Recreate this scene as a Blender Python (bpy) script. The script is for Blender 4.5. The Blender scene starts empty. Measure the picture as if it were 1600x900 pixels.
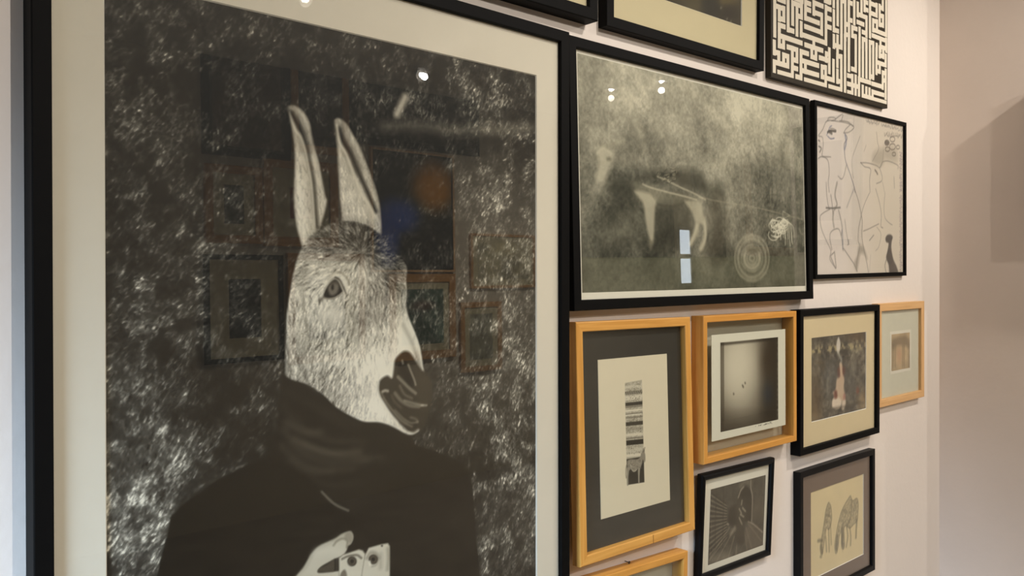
import bpy, bmesh, math
import numpy as np
from mathutils import Matrix, Vector

scene = bpy.context.scene
COL = scene.collection
RNG = np.random.default_rng(11)

# ------------------------------------------------------------------ camera
FPX = 1300.0                       # focal length in pixels of the 1600 x 900 frame
CAM = np.array([0.0, -1.0, 1.5])   # one metre from the gallery wall (plane y = 0)
YAW, PITCH, ROLL = math.radians(42.0), math.radians(-0.85), math.radians(-0.4)
_f = np.array([math.sin(YAW) * math.cos(PITCH), math.cos(YAW) * math.cos(PITCH), math.sin(PITCH)])
_r = np.array([math.cos(YAW), -math.sin(YAW), 0.0])
_u = np.cross(_r, _f)
R2 = math.cos(ROLL) * _r + math.sin(ROLL) * _u
U2 = -math.sin(ROLL) * _r + math.cos(ROLL) * _u
cam_data = bpy.data.cameras.new('camera')
cam_data.sensor_fit = 'HORIZONTAL'
cam_data.sensor_width = 36.0
cam_data.lens = 36.0 * FPX / 1600.0
cam_data.clip_start = 0.02
cam = bpy.data.objects.new('camera', cam_data)
COL.objects.link(cam)
cam.matrix_world = Matrix(((R2[0], U2[0], -_f[0], CAM[0]), (R2[1], U2[1], -_f[1], CAM[1]),
                           (R2[2], U2[2], -_f[2], CAM[2]), (0, 0, 0, 1)))
scene.camera = cam

def px_dir(px, py):
    px, py = np.asarray(px, float), np.asarray(py, float)
    return _f + ((px - 800) / FPX)[..., None] * R2 + ((450 - py) / FPX)[..., None] * U2

def project(P):
    d = np.asarray(P, float) - CAM
    z = d @ _f
    return 800 + FPX * (d @ R2) / z, 450 - FPX * (d @ U2) / z

# ------------------------------------------------------------------ world, exposure
world = bpy.data.worlds.new('world')
scene.world = world
world.use_nodes = True
world.node_tree.nodes['Background'].inputs[0].default_value = (0.62, 0.78, 1.0, 1)
world.node_tree.nodes['Background'].inputs[1].default_value = 1.6
vs = scene.view_settings
vs.view_transform = 'Standard'
vs.look = 'None'
vs.gamma = 1.0
vs.use_curve_mapping = False
vs.exposure = -0.08
scene.cycles.max_bounces = 8
scene.cycles.diffuse_bounces = 4
scene.cycles.glossy_bounces = 4
scene.cycles.transparent_max_bounces = 12
scene.cycles.caustics_reflective = False
scene.cycles.caustics_refractive = False
scene.cycles.sample_clamp_indirect = 6.0
scene.cycles.use_denoising = True
scene.cycles.denoiser = 'OPENIMAGEDENOISE'
scene.cycles.denoising_input_passes = 'RGB_ALBEDO_NORMAL'
scene.cycles.denoising_prefilter = 'ACCURATE'

LAMP_W = 43.0          # each ceiling spot close to the gallery wall
ROOM_W = 145.0          # each ceiling spot in the middle of the room
WARM = (1.0, 0.94, 0.87)

# daylight entering by the open doorway at the left end of the room
def daylight(name, loc, aim, sx, sy, power, color, spread):
    ld = bpy.data.lights.new(name, 'AREA')
    ld.shape = 'RECTANGLE'
    ld.size, ld.size_y = sx, sy
    ld.energy = power
    ld.color = color
    ld.spread = math.radians(spread)
    o = bpy.data.objects.new(name, ld)
    COL.objects.link(o)
    o.location = loc
    o.rotation_euler = (Vector(aim) - Vector(loc)).to_track_quat('-Z', 'Y').to_euler()
    return o
daylight('doorway_daylight', (-1.6, -0.75, 2.0), (0.1, -0.15, 0.95), 0.9, 0.5, 12.0, (0.55, 0.75, 1.0), 40)

# ------------------------------------------------------------------ materials
def srgb(c):
    c = np.asarray(c, float) / 255.0
    return np.where(c <= 0.04045, c / 12.92, ((c + 0.055) / 1.055) ** 2.4)

def new_mat(name):
    m = bpy.data.materials.new(name)
    m.use_nodes = True
    nt = m.node_tree
    return m, nt, nt.nodes['Principled BSDF']

def plain(name, col, rough=0.6, spec=0.3, noise=0.0, nscale=30.0, bump=0.0, bscale=120.0, metal=0.0):
    m, nt, b = new_mat(name)
    c = (*srgb(col), 1)
    b.inputs['Base Color'].default_value = c
    b.inputs['Roughness'].default_value = rough
    b.inputs['Specular IOR Level'].default_value = spec
    b.inputs['Metallic'].default_value = metal
    tc = nt.nodes.new('ShaderNodeTexCoord')
    if noise:
        n = nt.nodes.new('ShaderNodeTexNoise')
        n.inputs['Scale'].default_value = nscale
        n.inputs['Detail'].default_value = 5
        nt.links.new(tc.outputs['Object'], n.inputs['Vector'])
        r = nt.nodes.new('ShaderNodeValToRGB')
        r.color_ramp.elements[0].position = 0.3
        r.color_ramp.elements[1].position = 0.7
        r.color_ramp.elements[0].color = tuple(x * (1 - noise) for x in c[:3]) + (1,)
        r.color_ramp.elements[1].color = tuple(min(1, x * (1 + noise)) for x in c[:3]) + (1,)
        nt.links.new(n.outputs['Fac'], r.inputs['Fac'])
        nt.links.new(r.outputs['Color'], b.inputs['Base Color'])
    if bump:
        n2 = nt.nodes.new('ShaderNodeTexNoise')
        n2.inputs['Scale'].default_value = bscale
        n2.inputs['Detail'].default_value = 6
        nt.links.new(tc.outputs['Object'], n2.inputs['Vector'])
        bp = nt.nodes.new('ShaderNodeBump')
        bp.inputs['Strength'].default_value = bump
        bp.inputs['Distance'].default_value = 0.002
        nt.links.new(n2.outputs['Fac'], bp.inputs['Height'])
        nt.links.new(bp.outputs['Normal'], b.inputs['Normal'])
    return m

def wood(name, c1, c2, axis):
    m, nt, b = new_mat(name)
    tc = nt.nodes.new('ShaderNodeTexCoord')
    mp = nt.nodes.new('ShaderNodeMapping')
    sc = [140, 140, 140]
    sc[axis] = 6
    mp.inputs['Scale'].default_value = sc
    nt.links.new(tc.outputs['Object'], mp.inputs['Vector'])
    n = nt.nodes.new('ShaderNodeTexNoise')
    n.inputs['Scale'].default_value = 1.0
    n.inputs['Detail'].default_value = 4
    n.inputs['Distortion'].default_value = 0.6
    nt.links.new(mp.outputs['Vector'], n.inputs['Vector'])
    r = nt.nodes.new('ShaderNodeValToRGB')
    r.color_ramp.elements[0].position = 0.32
    r.color_ramp.elements[1].position = 0.68
    r.color_ramp.elements[0].color = (*srgb(c1), 1)
    r.color_ramp.elements[1].color = (*srgb(c2), 1)
    nt.links.new(n.outputs['Fac'], r.inputs['Fac'])
    nt.links.new(r.outputs['Color'], b.inputs['Base Color'])
    b.inputs['Roughness'].default_value = 0.45
    b.inputs['Specular IOR Level'].default_value = 0.3
    return m

def glass_mat(name, tint=(0.985, 0.99, 0.98), f0=0.042):
    """Thin window glass: clear transmission plus a Schlick reflection on each face."""
    m = bpy.data.materials.new(name)
    m.use_nodes = True
    nt = m.node_tree
    nt.nodes.clear()
    geo = nt.nodes.new('ShaderNodeNewGeometry')
    dot = nt.nodes.new('ShaderNodeVectorMath'); dot.operation = 'DOT_PRODUCT'
    nt.links.new(geo.outputs['Normal'], dot.inputs[0])
    nt.links.new(geo.outputs['Incoming'], dot.inputs[1])
    def mth(op, a, bb):
        n = nt.nodes.new('ShaderNodeMath'); n.operation = op
        for k, v in enumerate((a, bb)):
            if v is None: continue
            if isinstance(v, (int, float)): n.inputs[k].default_value = v
            else: nt.links.new(v, n.inputs[k])
        return n.outputs[0]
    ab = mth('ABSOLUTE', dot.outputs['Value'], None)
    inv = mth('SUBTRACT', 1.0, ab)
    p5 = mth('POWER', inv, 5.0)
    fac = mth('ADD', mth('MULTIPLY', p5, 1 - f0), f0)
    tr = nt.nodes.new('ShaderNodeBsdfTransparent'); tr.inputs[0].default_value = (*tint, 1)
    gl = nt.nodes.new('ShaderNodeBsdfGlossy'); gl.inputs['Roughness'].default_value = 0.0
    gl.inputs['Color'].default_value = (1, 1, 1, 1)
    mx = nt.nodes.new('ShaderNodeMixShader')
    nt.links.new(fac, mx.inputs[0]); nt.links.new(tr.outputs[0], mx.inputs[1]); nt.links.new(gl.outputs[0], mx.inputs[2])
    out = nt.nodes.new('ShaderNodeOutputMaterial')
    nt.links.new(mx.outputs[0], out.inputs['Surface'])
    return m

def emit(name, col, strength):
    m = bpy.data.materials.new(name)
    m.use_nodes = True
    nt = m.node_tree
    nt.nodes.clear()
    e = nt.nodes.new('ShaderNodeEmission')
    e.inputs[0].default_value = (*col, 1)
    e.inputs[1].default_value = strength
    o = nt.nodes.new('ShaderNodeOutputMaterial')
    nt.links.new(e.outputs[0], o.inputs['Surface'])
    m.cycles.emission_sampling = 'NONE'
    return m

def print_mat(name, rough=0.55):
    m, nt, b = new_mat(name)
    a = nt.nodes.new('ShaderNodeAttribute')
    a.attribute_name = 'ink'
    nt.links.new(a.outputs['Color'], b.inputs['Base Color'])
    b.inputs['Roughness'].default_value = rough
    b.inputs['Specular IOR Level'].default_value = 0.2
    return m

M_WALL = plain('wall_plaster', (226, 215, 204), 0.75, 0.2, 0.025, 2.2, 0.25, 60)
M_WALL_BACK = plain('far_wall_plaster', (200, 188, 164), 0.8, 0.2, 0.03, 2.0, 0.2, 60)
M_RET = plain('return_wall_plaster', (222, 206, 192), 0.75, 0.2, 0.04, 3.0, 0.25, 50)
M_CEIL = plain('ceiling_paint', (222, 214, 200), 0.85, 0.1, 0.02, 3.0)
M_FLOOR = plain('floor_tile', (172, 161, 143), 0.5, 0.3, 0.15, 5.0)
M_BLACK = plain('black_frame_paint', (9, 8, 7), 0.6, 0.08, 0.1, 60, 0.05, 300)
M_BLACK2 = plain('black_lacquer', (9, 8, 8), 0.45, 0.15, 0.1, 60)
M_GLASS = glass_mat('picture_glass')
M_GREEN = glass_mat('greenish_clear_glass', (0.975, 0.982, 0.962))
M_MAT = plain('ivory_mat_board', (226, 217, 200), 0.8, 0.1, 0.012, 40)
M_CREAM = plain('cream_mat_board', (216, 202, 166), 0.8, 0.1, 0.015, 40)
M_CREAM2 = plain('warm_cream_mat_board', (222, 202, 162), 0.8, 0.1, 0.015, 40)
M_CHAR = plain('charcoal_mat_board', (52, 50, 46), 0.8, 0.1, 0.03, 60)
M_TAUPE = plain('taupe_mat_board', (116, 98, 84), 0.8, 0.1, 0.03, 60)
M_PALE = plain('pale_grey_mat_board', (216, 212, 192), 0.8, 0.1, 0.02, 60)
M_PAPER = plain('white_paper', (234, 228, 212), 0.7, 0.1, 0.01, 60)
M_IVPAPER = plain('ivory_paper', (224, 212, 184), 0.75, 0.1, 0.012, 60)
M_BEVEL = plain('mat_bevel_core', (238, 232, 220), 0.8, 0.1, 0.01, 60)
M_BACK = plain('backing_board', (120, 100, 78), 0.9, 0.1, 0.05, 30)
M_PRINT = print_mat('ink_print')
M_NAIL = plain('nail_steel', (60, 52, 44), 0.5, 0.5, 0.05, 60, metal=0.6)

WOODS = {}
def wood_mats(key, c1, c2):
    WOODS[key] = (wood(key + '_along_width', c1, c2, 0), wood(key + '_along_height', c1, c2, 2))
wood_mats('honey_pine', (196, 138, 62), (214, 158, 80))
wood_mats('honey_oak', (192, 132, 56), (212, 152, 72))
wood_mats('pale_birch', (206, 160, 106), (222, 178, 124))
wood_mats('gilt_brown', (176, 122, 58), (206, 152, 82))
WOODS['black'] = (M_BLACK, M_BLACK)
WOODS['lacquer'] = (M_BLACK2, M_BLACK2)

# ------------------------------------------------------------------ mesh helpers
def link_mesh(name, verts, faces, mat, parent=None, smooth=False, mats=None, mat_idx=None):
    me = bpy.data.meshes.new(name)
    me.from_pydata([tuple(map(float, v)) for v in verts], [], faces)
    for m in (mats or [mat]):
        me.materials.append(m)
    if mat_idx:
        me.polygons.foreach_set('material_index', mat_idx)
    bm = bmesh.new(); bm.from_mesh(me)
    bmesh.ops.recalc_face_normals(bm, faces=bm.faces)
    bm.to_mesh(me); bm.free()
    if smooth:
        me.polygons.foreach_set('use_smooth', [True] * len(me.polygons))
    me.update()
    o = bpy.data.objects.new(name, me)
    COL.objects.link(o)
    if parent is not None:
        o.parent = parent
    return o

def box_vf(x0, x1, y0, y1, z0, z1):
    v = [(x0, y0, z0), (x1, y0, z0), (x1, y1, z0), (x0, y1, z0), (x0, y0, z1), (x1, y0, z1), (x1, y1, z1), (x0, y1, z1)]
    f = [(0, 1, 2, 3), (4, 5, 6, 7), (0, 1, 5, 4), (1, 2, 6, 5), (2, 3, 7, 6), (3, 0, 4, 7)]
    return v, f

def box(name, x0, x1, y0, y1, z0, z1, mat, parent=None):
    v, f = box_vf(x0, x1, y0, y1, z0, z1)
    return link_mesh(name, v, f, mat, parent)

def boxes(name, rects, y0, y1, mat, parent=None, step=0.0):
    V, Fc = [], []
    for i, (x0, x1, z0, z1) in enumerate(rects):
        v, f = box_vf(x0, x1, y0 - i * step, y1, z0, z1)
        b = len(V)
        V += v
        Fc += [tuple(i + b for i in q) for q in f]
    return link_mesh(name, V, Fc, mat, parent)

def struct(o):
    o['kind'] = 'structure'
    return o

def lathe(name, prof, mat, parent=None, n=24):
    V, Fc = [], []
    for (r, z) in prof:
        for k in range(n):
            a = 2 * math.pi * k / n
            V.append((r * math.cos(a), r * math.sin(a), z))
    for i in range(len(prof) - 1):
        for k in range(n):
            Fc.append((i * n + k, i * n + (k + 1) % n, (i + 1) * n + (k + 1) % n, (i + 1) * n + k))
    Fc.append(tuple(range(n)))
    Fc.append(tuple((len(prof) - 1) * n + k for k in range(n)))
    o = link_mesh(name, V, Fc, mat, parent)
    return o

# ------------------------------------------------------------------ the room
XL, XR, YB, CEIL = -1.6, 9.6, -4.0, 2.85
struct(box('floor', XL - 1.5, XR, YB - 0.15, 0.15, -0.1, 0.0, M_FLOOR))
struct(box('ceiling', XL - 0.15, XR, YB - 0.15, 0.15, CEIL, CEIL + 0.1, M_CEIL))
struct(box('wall_main', XL, XR, 0.0, 0.15, 0.0, CEIL, M_WALL))
# the short return of the chimney breast at the right end of the hanging
XRET = 2.632
ret = struct(box('wall_right', XRET, XRET + 0.9, -0.52, 0.0, 0.0, CEIL, M_RET))
struct(box('wall_back', XL - 0.15, XR, YB - 0.15, YB, 0.0, CEIL, M_WALL_BACK))
struct(box('wall_end', XR, XR + 0.15, YB - 0.15, 0.15, 0.0, CEIL, M_WALL_BACK))
# left end wall with the open doorway
V, Fc = [], []
for (y0, y1, z0, z1) in ((YB - 0.15, -1.35, 0, CEIL), (-0.12, 0.15, 0, CEIL), (-1.35, -0.12, 2.45, CEIL)):
    v, f = box_vf(XL - 0.15, XL, y0, y1, z0, z1)
    b = len(V); V += v; Fc += [tuple(i + b for i in q) for q in f]
struct(link_mesh('wall_left', V, Fc, M_WALL))

# ------------------------------------------------------------------ picture frames
def eul(mat):
    return mat.to_euler()

class Frame:
    """A framed picture. Local axes: x to the right, z up, y = 0 on the frame's front face, +y into the wall."""
    def __init__(s, name, label, cx, cz, w, h, t, tilt=0, roll=0, far=False, group=None, cat='picture frame', side=False):
        tilt, roll = math.radians(tilt), math.radians(roll)
        s.w, s.h = w, h
        s.depth = t - abs(math.sin(tilt)) * h / 2 - 0.0005
        if side:                                  # hangs on the face of the wall return; cx is then its y
            M = Matrix.Translation((XRET - t, cx, cz)) @ Matrix.Rotation(-math.pi / 2, 4, 'Z')
        elif far:
            M = Matrix.Translation((cx, YB + t, cz)) @ Matrix.Rotation(math.pi, 4, 'Z')
        else:
            M = Matrix.Translation((cx, -t, cz)) @ Matrix.Rotation(tilt, 4, 'X') @ Matrix.Rotation(-roll, 4, 'Y')
        # the Empty stands at the bottom centre of the frame
        s.M = M
        base = M @ Matrix.Translation((0, s.depth, -h / 2))
        e = bpy.data.objects.new(name, None)
        COL.objects.link(e)
        e.empty_display_size = 0.05
        e.matrix_world = base
        e['label'] = label
        e['category'] = cat
        if group: e['group'] = group
        s.root = e
        s.off = (0, -s.depth, h / 2)     # frame-local origin seen from the Empty
        Mi = np.array(M.inverted())
        s.Mi, s.Mn = Mi, np.array(M)

    def put(s, o):
        o.parent = s.root
        o.location = s.off
        return o

    def loc(s, pts, y):
        """photo pixels -> local (x, z) on the local plane y"""
        p = np.asarray(pts, float)
        d = px_dir(p[..., 0], p[..., 1])
        o = s.Mi[:3, :3] @ CAM + s.Mi[:3, 3]
        dl = d @ s.Mi[:3, :3].T
        k = (y - o[1]) / dl[..., 1]
        return np.stack([o[0] + dl[..., 0] * k, o[2] + dl[..., 2] * k], -1)

    def rect(s, pts, y):
        """axis-aligned local rectangle from pixel corners TL, TR, BR, BL (None = unknown)"""
        q = [None if p is None else s.loc([p], y)[0] for p in pts]
        def av(idx, k):
            return float(np.mean([q[i][k] for i in idx if q[i] is not None]))
        return av((0, 3), 0), av((1, 2), 0), av((2, 3), 1), av((0, 1), 1)

    def pix(s, x, z, y):
        X = np.stack([x, np.full_like(x, y), z], -1)
        W = X @ s.Mn[:3, :3].T + s.Mn[:3, 3]
        return project(W)

    def bars(s, bw, kind, rabbet, bevel=0.0015, names=('top_rail', 'bottom_rail', 'left_stile', 'right_stile')):
        """four mitred rails; profile runs from the outer back edge round the face to the inner lip"""
        W, H, D = s.w / 2, s.h / 2, s.depth
        b = bevel
        prof = [(0, D), (0, b), (b * 0.3, b * 0.3), (b, 0), (bw - b, 0), (bw - b * 0.3, b * 0.3), (bw, b), (bw, D)]
        mh, mv = WOODS[kind]
        def bar(nm, L, place, mat):
            n = len(prof)
            V = []
            for e in (-1, 1):
                for (u, d) in prof:
                    V.append(place(e * (L - u), u, d))
            Fc = [(i, (i + 1) % n, n + (i + 1) % n, n + i) for i in range(n)] + [tuple(range(n)), tuple(range(n, 2 * n))]
            s.put(link_mesh(nm, V, Fc, mat))
        bar(names[0], W, lambda a, u, d: (a, d, H - u), mh)
        bar(names[1], W, lambda a, u, d: (a, d, -H + u), mh)
        bar(names[2], H, lambda a, u, d: (-W + u, d, a), mv)
        bar(names[3], H, lambda a, u, d: (W - u, d, a), mv)
        s.bw = bw

    def pane(s, y, mat=None, name='glass', t=0.002):
        W, H = s.w / 2 - s.bw + 0.0004, s.h / 2 - s.bw + 0.0004
        return s.put(box(name, -W, W, y, y + t, -H, H, mat or M_GLASS))

    def board(s, name, r, y0, y1, mat):
        return s.put(box(name, r[0], r[1], y0, y1, r[2], r[3], mat))

    def inner(s):
        return (-s.w / 2 + s.bw, s.w / 2 - s.bw, -s.h / 2 + s.bw, s.h / 2 - s.bw)

    def mat_window(s, r, y, mat, t=0.002, name='mat_board'):
        """window mat: a flat ring with a pale bevelled opening"""
        o = s.inner()
        rings = [[(q[0], yy, q[2]), (q[1], yy, q[2]), (q[1], yy, q[3]), (q[0], yy, q[3])] for q, yy in
                 ((o, y), (r, y), ((r[0] + t * .7, r[1] - t * .7, r[2] + t * .7, r[3] - t * .7), y + t))]
        V = sum(rings, [])
        Fc, mi = [], []
        for k in range(2):
            for i in range(4):
                Fc.append((k * 4 + i, k * 4 + (i + 1) % 4, k * 4 + 4 + (i + 1) % 4, k * 4 + 4 + i)); mi.append(k)
        # back ring and outer wall close the board
        b = len(V)
        V += [(o[0], y + t, o[2]), (o[1], y + t, o[2]), (o[1], y + t, o[3]), (o[0], y + t, o[3])]
        for i in range(4):
            Fc.append((i, (i + 1) % 4, b + (i + 1) % 4, b + i)); mi.append(0)
            Fc.append((8 + i, 8 + (i + 1) % 4, b + (i + 1) % 4, b + i)); mi.append(0)
        return s.put(link_mesh(name, V, Fc, None, mats=[mat, M_BEVEL], mat_idx=mi))

    def backing(s, y):
        o = s.inner()
        return s.put(box('backing_board', o[0], o[1], y, max(s.depth, y + 0.002), o[2], o[3], M_BACK))

# ------------------------------------------------------------------ a small painter for the prints
def smooth_pts(p, n=6, closed=False):
    p = np.asarray(p, float)
    if len(p) < 3: return p
    if closed: q = np.vstack([p[-1], p, p[0], p[1]])
    else: q = np.vstack([2 * p[0] - p[1], p, 2 * p[-1] - p[-2]])
    out = []
    t = np.linspace(0, 1, n, endpoint=False)[:, None]
    for i in range(1, len(q) - 2):
        a, b, c, d = q[i - 1], q[i], q[i + 1], q[i + 2]
        out.append(0.5 * ((2 * b) + (c - a) * t + (2 * a - 5 * b + 4 * c - d) * t ** 2 + (3 * b - a - 3 * c + d) * t ** 3))
    out = np.vstack(out)
    if not closed: out = np.vstack([out, p[-1]])
    return out

def Z(ox, oy, k, pts):
    """zoomed-view coordinates -> photo pixels"""
    return [(ox + x / k, oy + y / k) for x, y in pts]

def vnoise(h, w, cy, cx, rng):
    gy, gx = int(h / cy) + 3, int(w / cx) + 3
    g = rng.random((gy, gx))
    y, x = np.arange(h) / cy, np.arange(w) / cx
    y0, x0 = y.astype(int), x.astype(int)
    fy, fx = y - y0, x - x0
    fy, fx = fy * fy * (3 - 2 * fy), fx * fx * (3 - 2 * fx)
    a = g[y0] * (1 - fy)[:, None] + g[y0 + 1] * fy[:, None]
    return a[:, x0] * (1 - fx) + a[:, x0 + 1] * fx

def fbm(h, w, cell, rng, octaves=4, gain=0.55, sy=1.0):
    out, amp, tot = 0, 1.0, 0
    for k in range(octaves):
        c = max(cell / 2 ** k, 1.01)
        out = out + amp * vnoise(h, w, max(c * sy, 1.01), c, rng)
        tot += amp; amp *= gain
    return out / tot

def blur(a, r):
    r = int(r)
    if r < 1: return a
    k = 2 * r + 1
    for ax in (0, 1):
        p = [(0, 0), (0, 0)]; p[ax] = (r + 1, r)
        c = np.cumsum(np.pad(a, p, mode='edge'), axis=ax)
        a = (np.take(c, range(k, c.shape[ax]), axis=ax) - np.take(c, range(0, c.shape[ax] - k), axis=ax)) / k
    return a

class Canvas:
    """colours held on a fine vertex grid lying on a print"""
    def __init__(s, fr, r, y, pitch, base=(200, 190, 170)):
        s.fr, s.r, s.y = fr, r, y
        s.nx = max(8, int(round((r[1] - r[0]) / pitch)) + 1)
        s.nz = max(8, int(round((r[3] - r[2]) / pitch)) + 1)
        s.x = np.linspace(r[0], r[1], s.nx)
        s.z = np.linspace(r[2], r[3], s.nz)
        s.p = (r[1] - r[0]) / (s.nx - 1)
        s.c = np.empty((s.nz, s.nx, 3)); s.c[:] = base
        s.X, s.Zz = np.meshgrid(s.x, s.z)
        s.rng = np.random.default_rng(int(abs(r[0]) * 1e5) % 9973 + s.nx)
    def pixels(s):
        return s.fr.pix(s.X, s.Zz, s.y)
    def L(s, pts):
        return s.fr.loc(pts, s.y)
    def fb(s, size_m, octaves=4, gain=.55, sy=1.0):
        return fbm(s.nz, s.nx, size_m / s.p, s.rng, octaves, gain, sy)
    def win(s, q, pad):
        i0 = max(0, int((q[:, 0].min() - pad - s.r[0]) / s.p)); i1 = min(s.nx, int((q[:, 0].max() + pad - s.r[0]) / s.p) + 2)
        j0 = max(0, int((q[:, 1].min() - pad - s.r[2]) / s.p)); j1 = min(s.nz, int((q[:, 1].max() + pad - s.r[2]) / s.p) + 2)
        return (slice(j0, max(j1, j0)), slice(i0, max(i1, i0)))
    def dist(s, q, w, closed):
        X, Zg = s.X[w], s.Zz[w]
        best = np.full(X.shape, 1e9)
        n = len(q)
        for i in range(n if closed else n - 1):
            a, b = q[i], q[(i + 1) % n]
            d = b - a; l2 = max(d @ d, 1e-14)
            t = np.clip(((X - a[0]) * d[0] + (Zg - a[1]) * d[1]) / l2, 0, 1)
            best = np.minimum(best, (X - a[0] - t * d[0]) ** 2 + (Zg - a[1] - t * d[1]) ** 2)
        return np.sqrt(best)
    def inside(s, q, w):
        X, Zg = s.X[w], s.Zz[w]
        ins = np.zeros(X.shape, bool)
        n = len(q)
        for i in range(n):
            a, b = q[i], q[(i + 1) % n]
            if a[1] == b[1]: continue
            c = (a[1] > Zg) != (b[1] > Zg)
            ins ^= c & (X < (b[0] - a[0]) * (Zg - a[1]) / (b[1] - a[1]) + a[0])
        return ins
    def mask_poly(s, pts, soft=0.0012, smooth=True):
        q = s.L(pts)
        if smooth: q = smooth_pts(q, 5, True)
        w = s.win(q, soft * 2)
        m = np.zeros((s.nz, s.nx))
        if m[w].size:
            d = s.dist(q, w, True)
            sd = np.where(s.inside(q, w), d, -d)
            m[w] = np.clip(sd / soft * .5 + .5, 0, 1)
        return m
    def blend(s, m, col, alpha=1.0):
        a = (m * alpha)[..., None]
        s.c = s.c * (1 - a) + np.asarray(col, float) * a
    def poly(s, pts, col, alpha=1.0, soft=0.0012, smooth=True):
        s.blend(s.mask_poly(pts, soft, smooth), col, alpha)
    def line(s, pts, width, col, alpha=1.0, soft=0.0008, smooth=True):
        q = s.L(pts)
        if smooth: q = smooth_pts(q, 5)
        w = s.win(q, width + soft * 2)
        if not s.X[w].size: return
        d = s.dist(q, w, False)
        a = (np.clip((width / 2 - d) / soft * .5 + .5, 0, 1) * alpha)[..., None]
        s.c[w] = s.c[w] * (1 - a) + np.asarray(col, float) * a
    def ell(s, c, rx, ry, n=20):
        return [(c[0] + rx * math.cos(t), c[1] + ry * math.sin(t)) for t in np.linspace(0, 2 * math.pi, n, endpoint=False)]
    def blob(s, px, py, c, rx, ry, col, alpha):
        m = np.exp(-(((px - c[0]) / rx) ** 2 + ((py - c[1]) / ry) ** 2))
        s.blend(m, col, alpha)
    def hairs(s, n, ang, length, val, region=None, npts=9, seed=1):
        """accumulated short strokes; ang, val: functions of local (x, z) arrays"""
        rng = np.random.default_rng(seed)
        if region is None: x0, x1, z0, z1 = s.r
        else:
            q = s.L(region); x0, x1, z0, z1 = q[:, 0].min(), q[:, 0].max(), q[:, 1].min(), q[:, 1].max()
        X = rng.uniform(x0, x1, n); Zg = rng.uniform(z0, z1, n)
        a = ang(X, Zg) + rng.normal(0, .28, n)
        v = val(X, Zg, rng)
        ln = length * rng.uniform(.5, 1.4, n)
        acc = np.zeros(s.nz * s.nx)
        for t in np.linspace(0, 1, npts):
            bend = a + (t - .5) * rng.normal(0, .15, n)
            i = np.rint((X + np.cos(bend) * ln * t - s.r[0]) / s.p).astype(int)
            j = np.rint((Zg + np.sin(bend) * ln * t - s.r[2]) / s.p).astype(int)
            ok = (i >= 0) & (i < s.nx) & (j >= 0) & (j < s.nz)
            acc += np.bincount((j * s.nx + i)[ok], weights=(v * (1 - .6 * t))[ok], minlength=acc.size)
        a2 = acc.reshape(s.nz, s.nx)
        return a2 * .5 + blur(a2, 1) * 1.2
    def build(s, name, parent_frame, mat=None):
        n = s.nx * s.nz
        co = np.empty((n, 3), np.float32)
        co[:, 0] = s.X.ravel(); co[:, 1] = s.y; co[:, 2] = s.Zz.ravel()
        idx = np.arange(n).reshape(s.nz, s.nx)
        q = np.stack([idx[:-1, :-1], idx[:-1, 1:], idx[1:, 1:], idx[1:, :-1]], -1).reshape(-1, 4)
        me = bpy.data.meshes.new(name)
        me.vertices.add(n); me.vertices.foreach_set('co', co.ravel())
        me.loops.add(q.size); me.loops.foreach_set('vertex_index', q.ravel().astype(np.int32))
        me.polygons.add(len(q))
        me.polygons.foreach_set('loop_start', np.arange(0, q.size, 4, dtype=np.int32))
        me.update(calc_edges=True)
        at = me.attributes.new('ink', 'FLOAT_COLOR', 'POINT')
        rgba = np.ones((n, 4), np.float32)
        rgba[:, :3] = srgb(np.clip(s.c, 0, 255)).reshape(-1, 3)
        at.data.foreach_set('color', rgba.ravel())
        me.materials.append(mat or M_PRINT)
        o = bpy.data.objects.new(name, me)
        COL.objects.link(o)
        return parent_frame.put(o)

def tone(t, lo=(14, 13, 11), hi=(238, 231, 213)):
    t = np.clip(t, 0, 1)[..., None]
    return np.asarray(lo, float) * (1 - t) + np.asarray(hi, float) * t

# ================================================================== the big donkey portrait
A = Frame('picture_frame', 'large black framed portrait of a donkey-headed figure in a dark jacket', 0.6009, 1.3547, 0.7931, 1.1069, 0.035, -0.12, -0.56)
A.bars(0.0195, 'black', 0)
A.pane(0.0045)
yp = 0.0105
rA = A.rect([(159, 0), (835.5, 117.5), (839, 880), (166, 880)], yp)
rA = (rA[0], rA[1], -A.h / 2 + 0.075, float(A.loc([(835.5, 117.5)], yp)[0][1]))
A.mat_window(rA, 0.008, M_MAT)
A.backing(0.0125)

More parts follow.
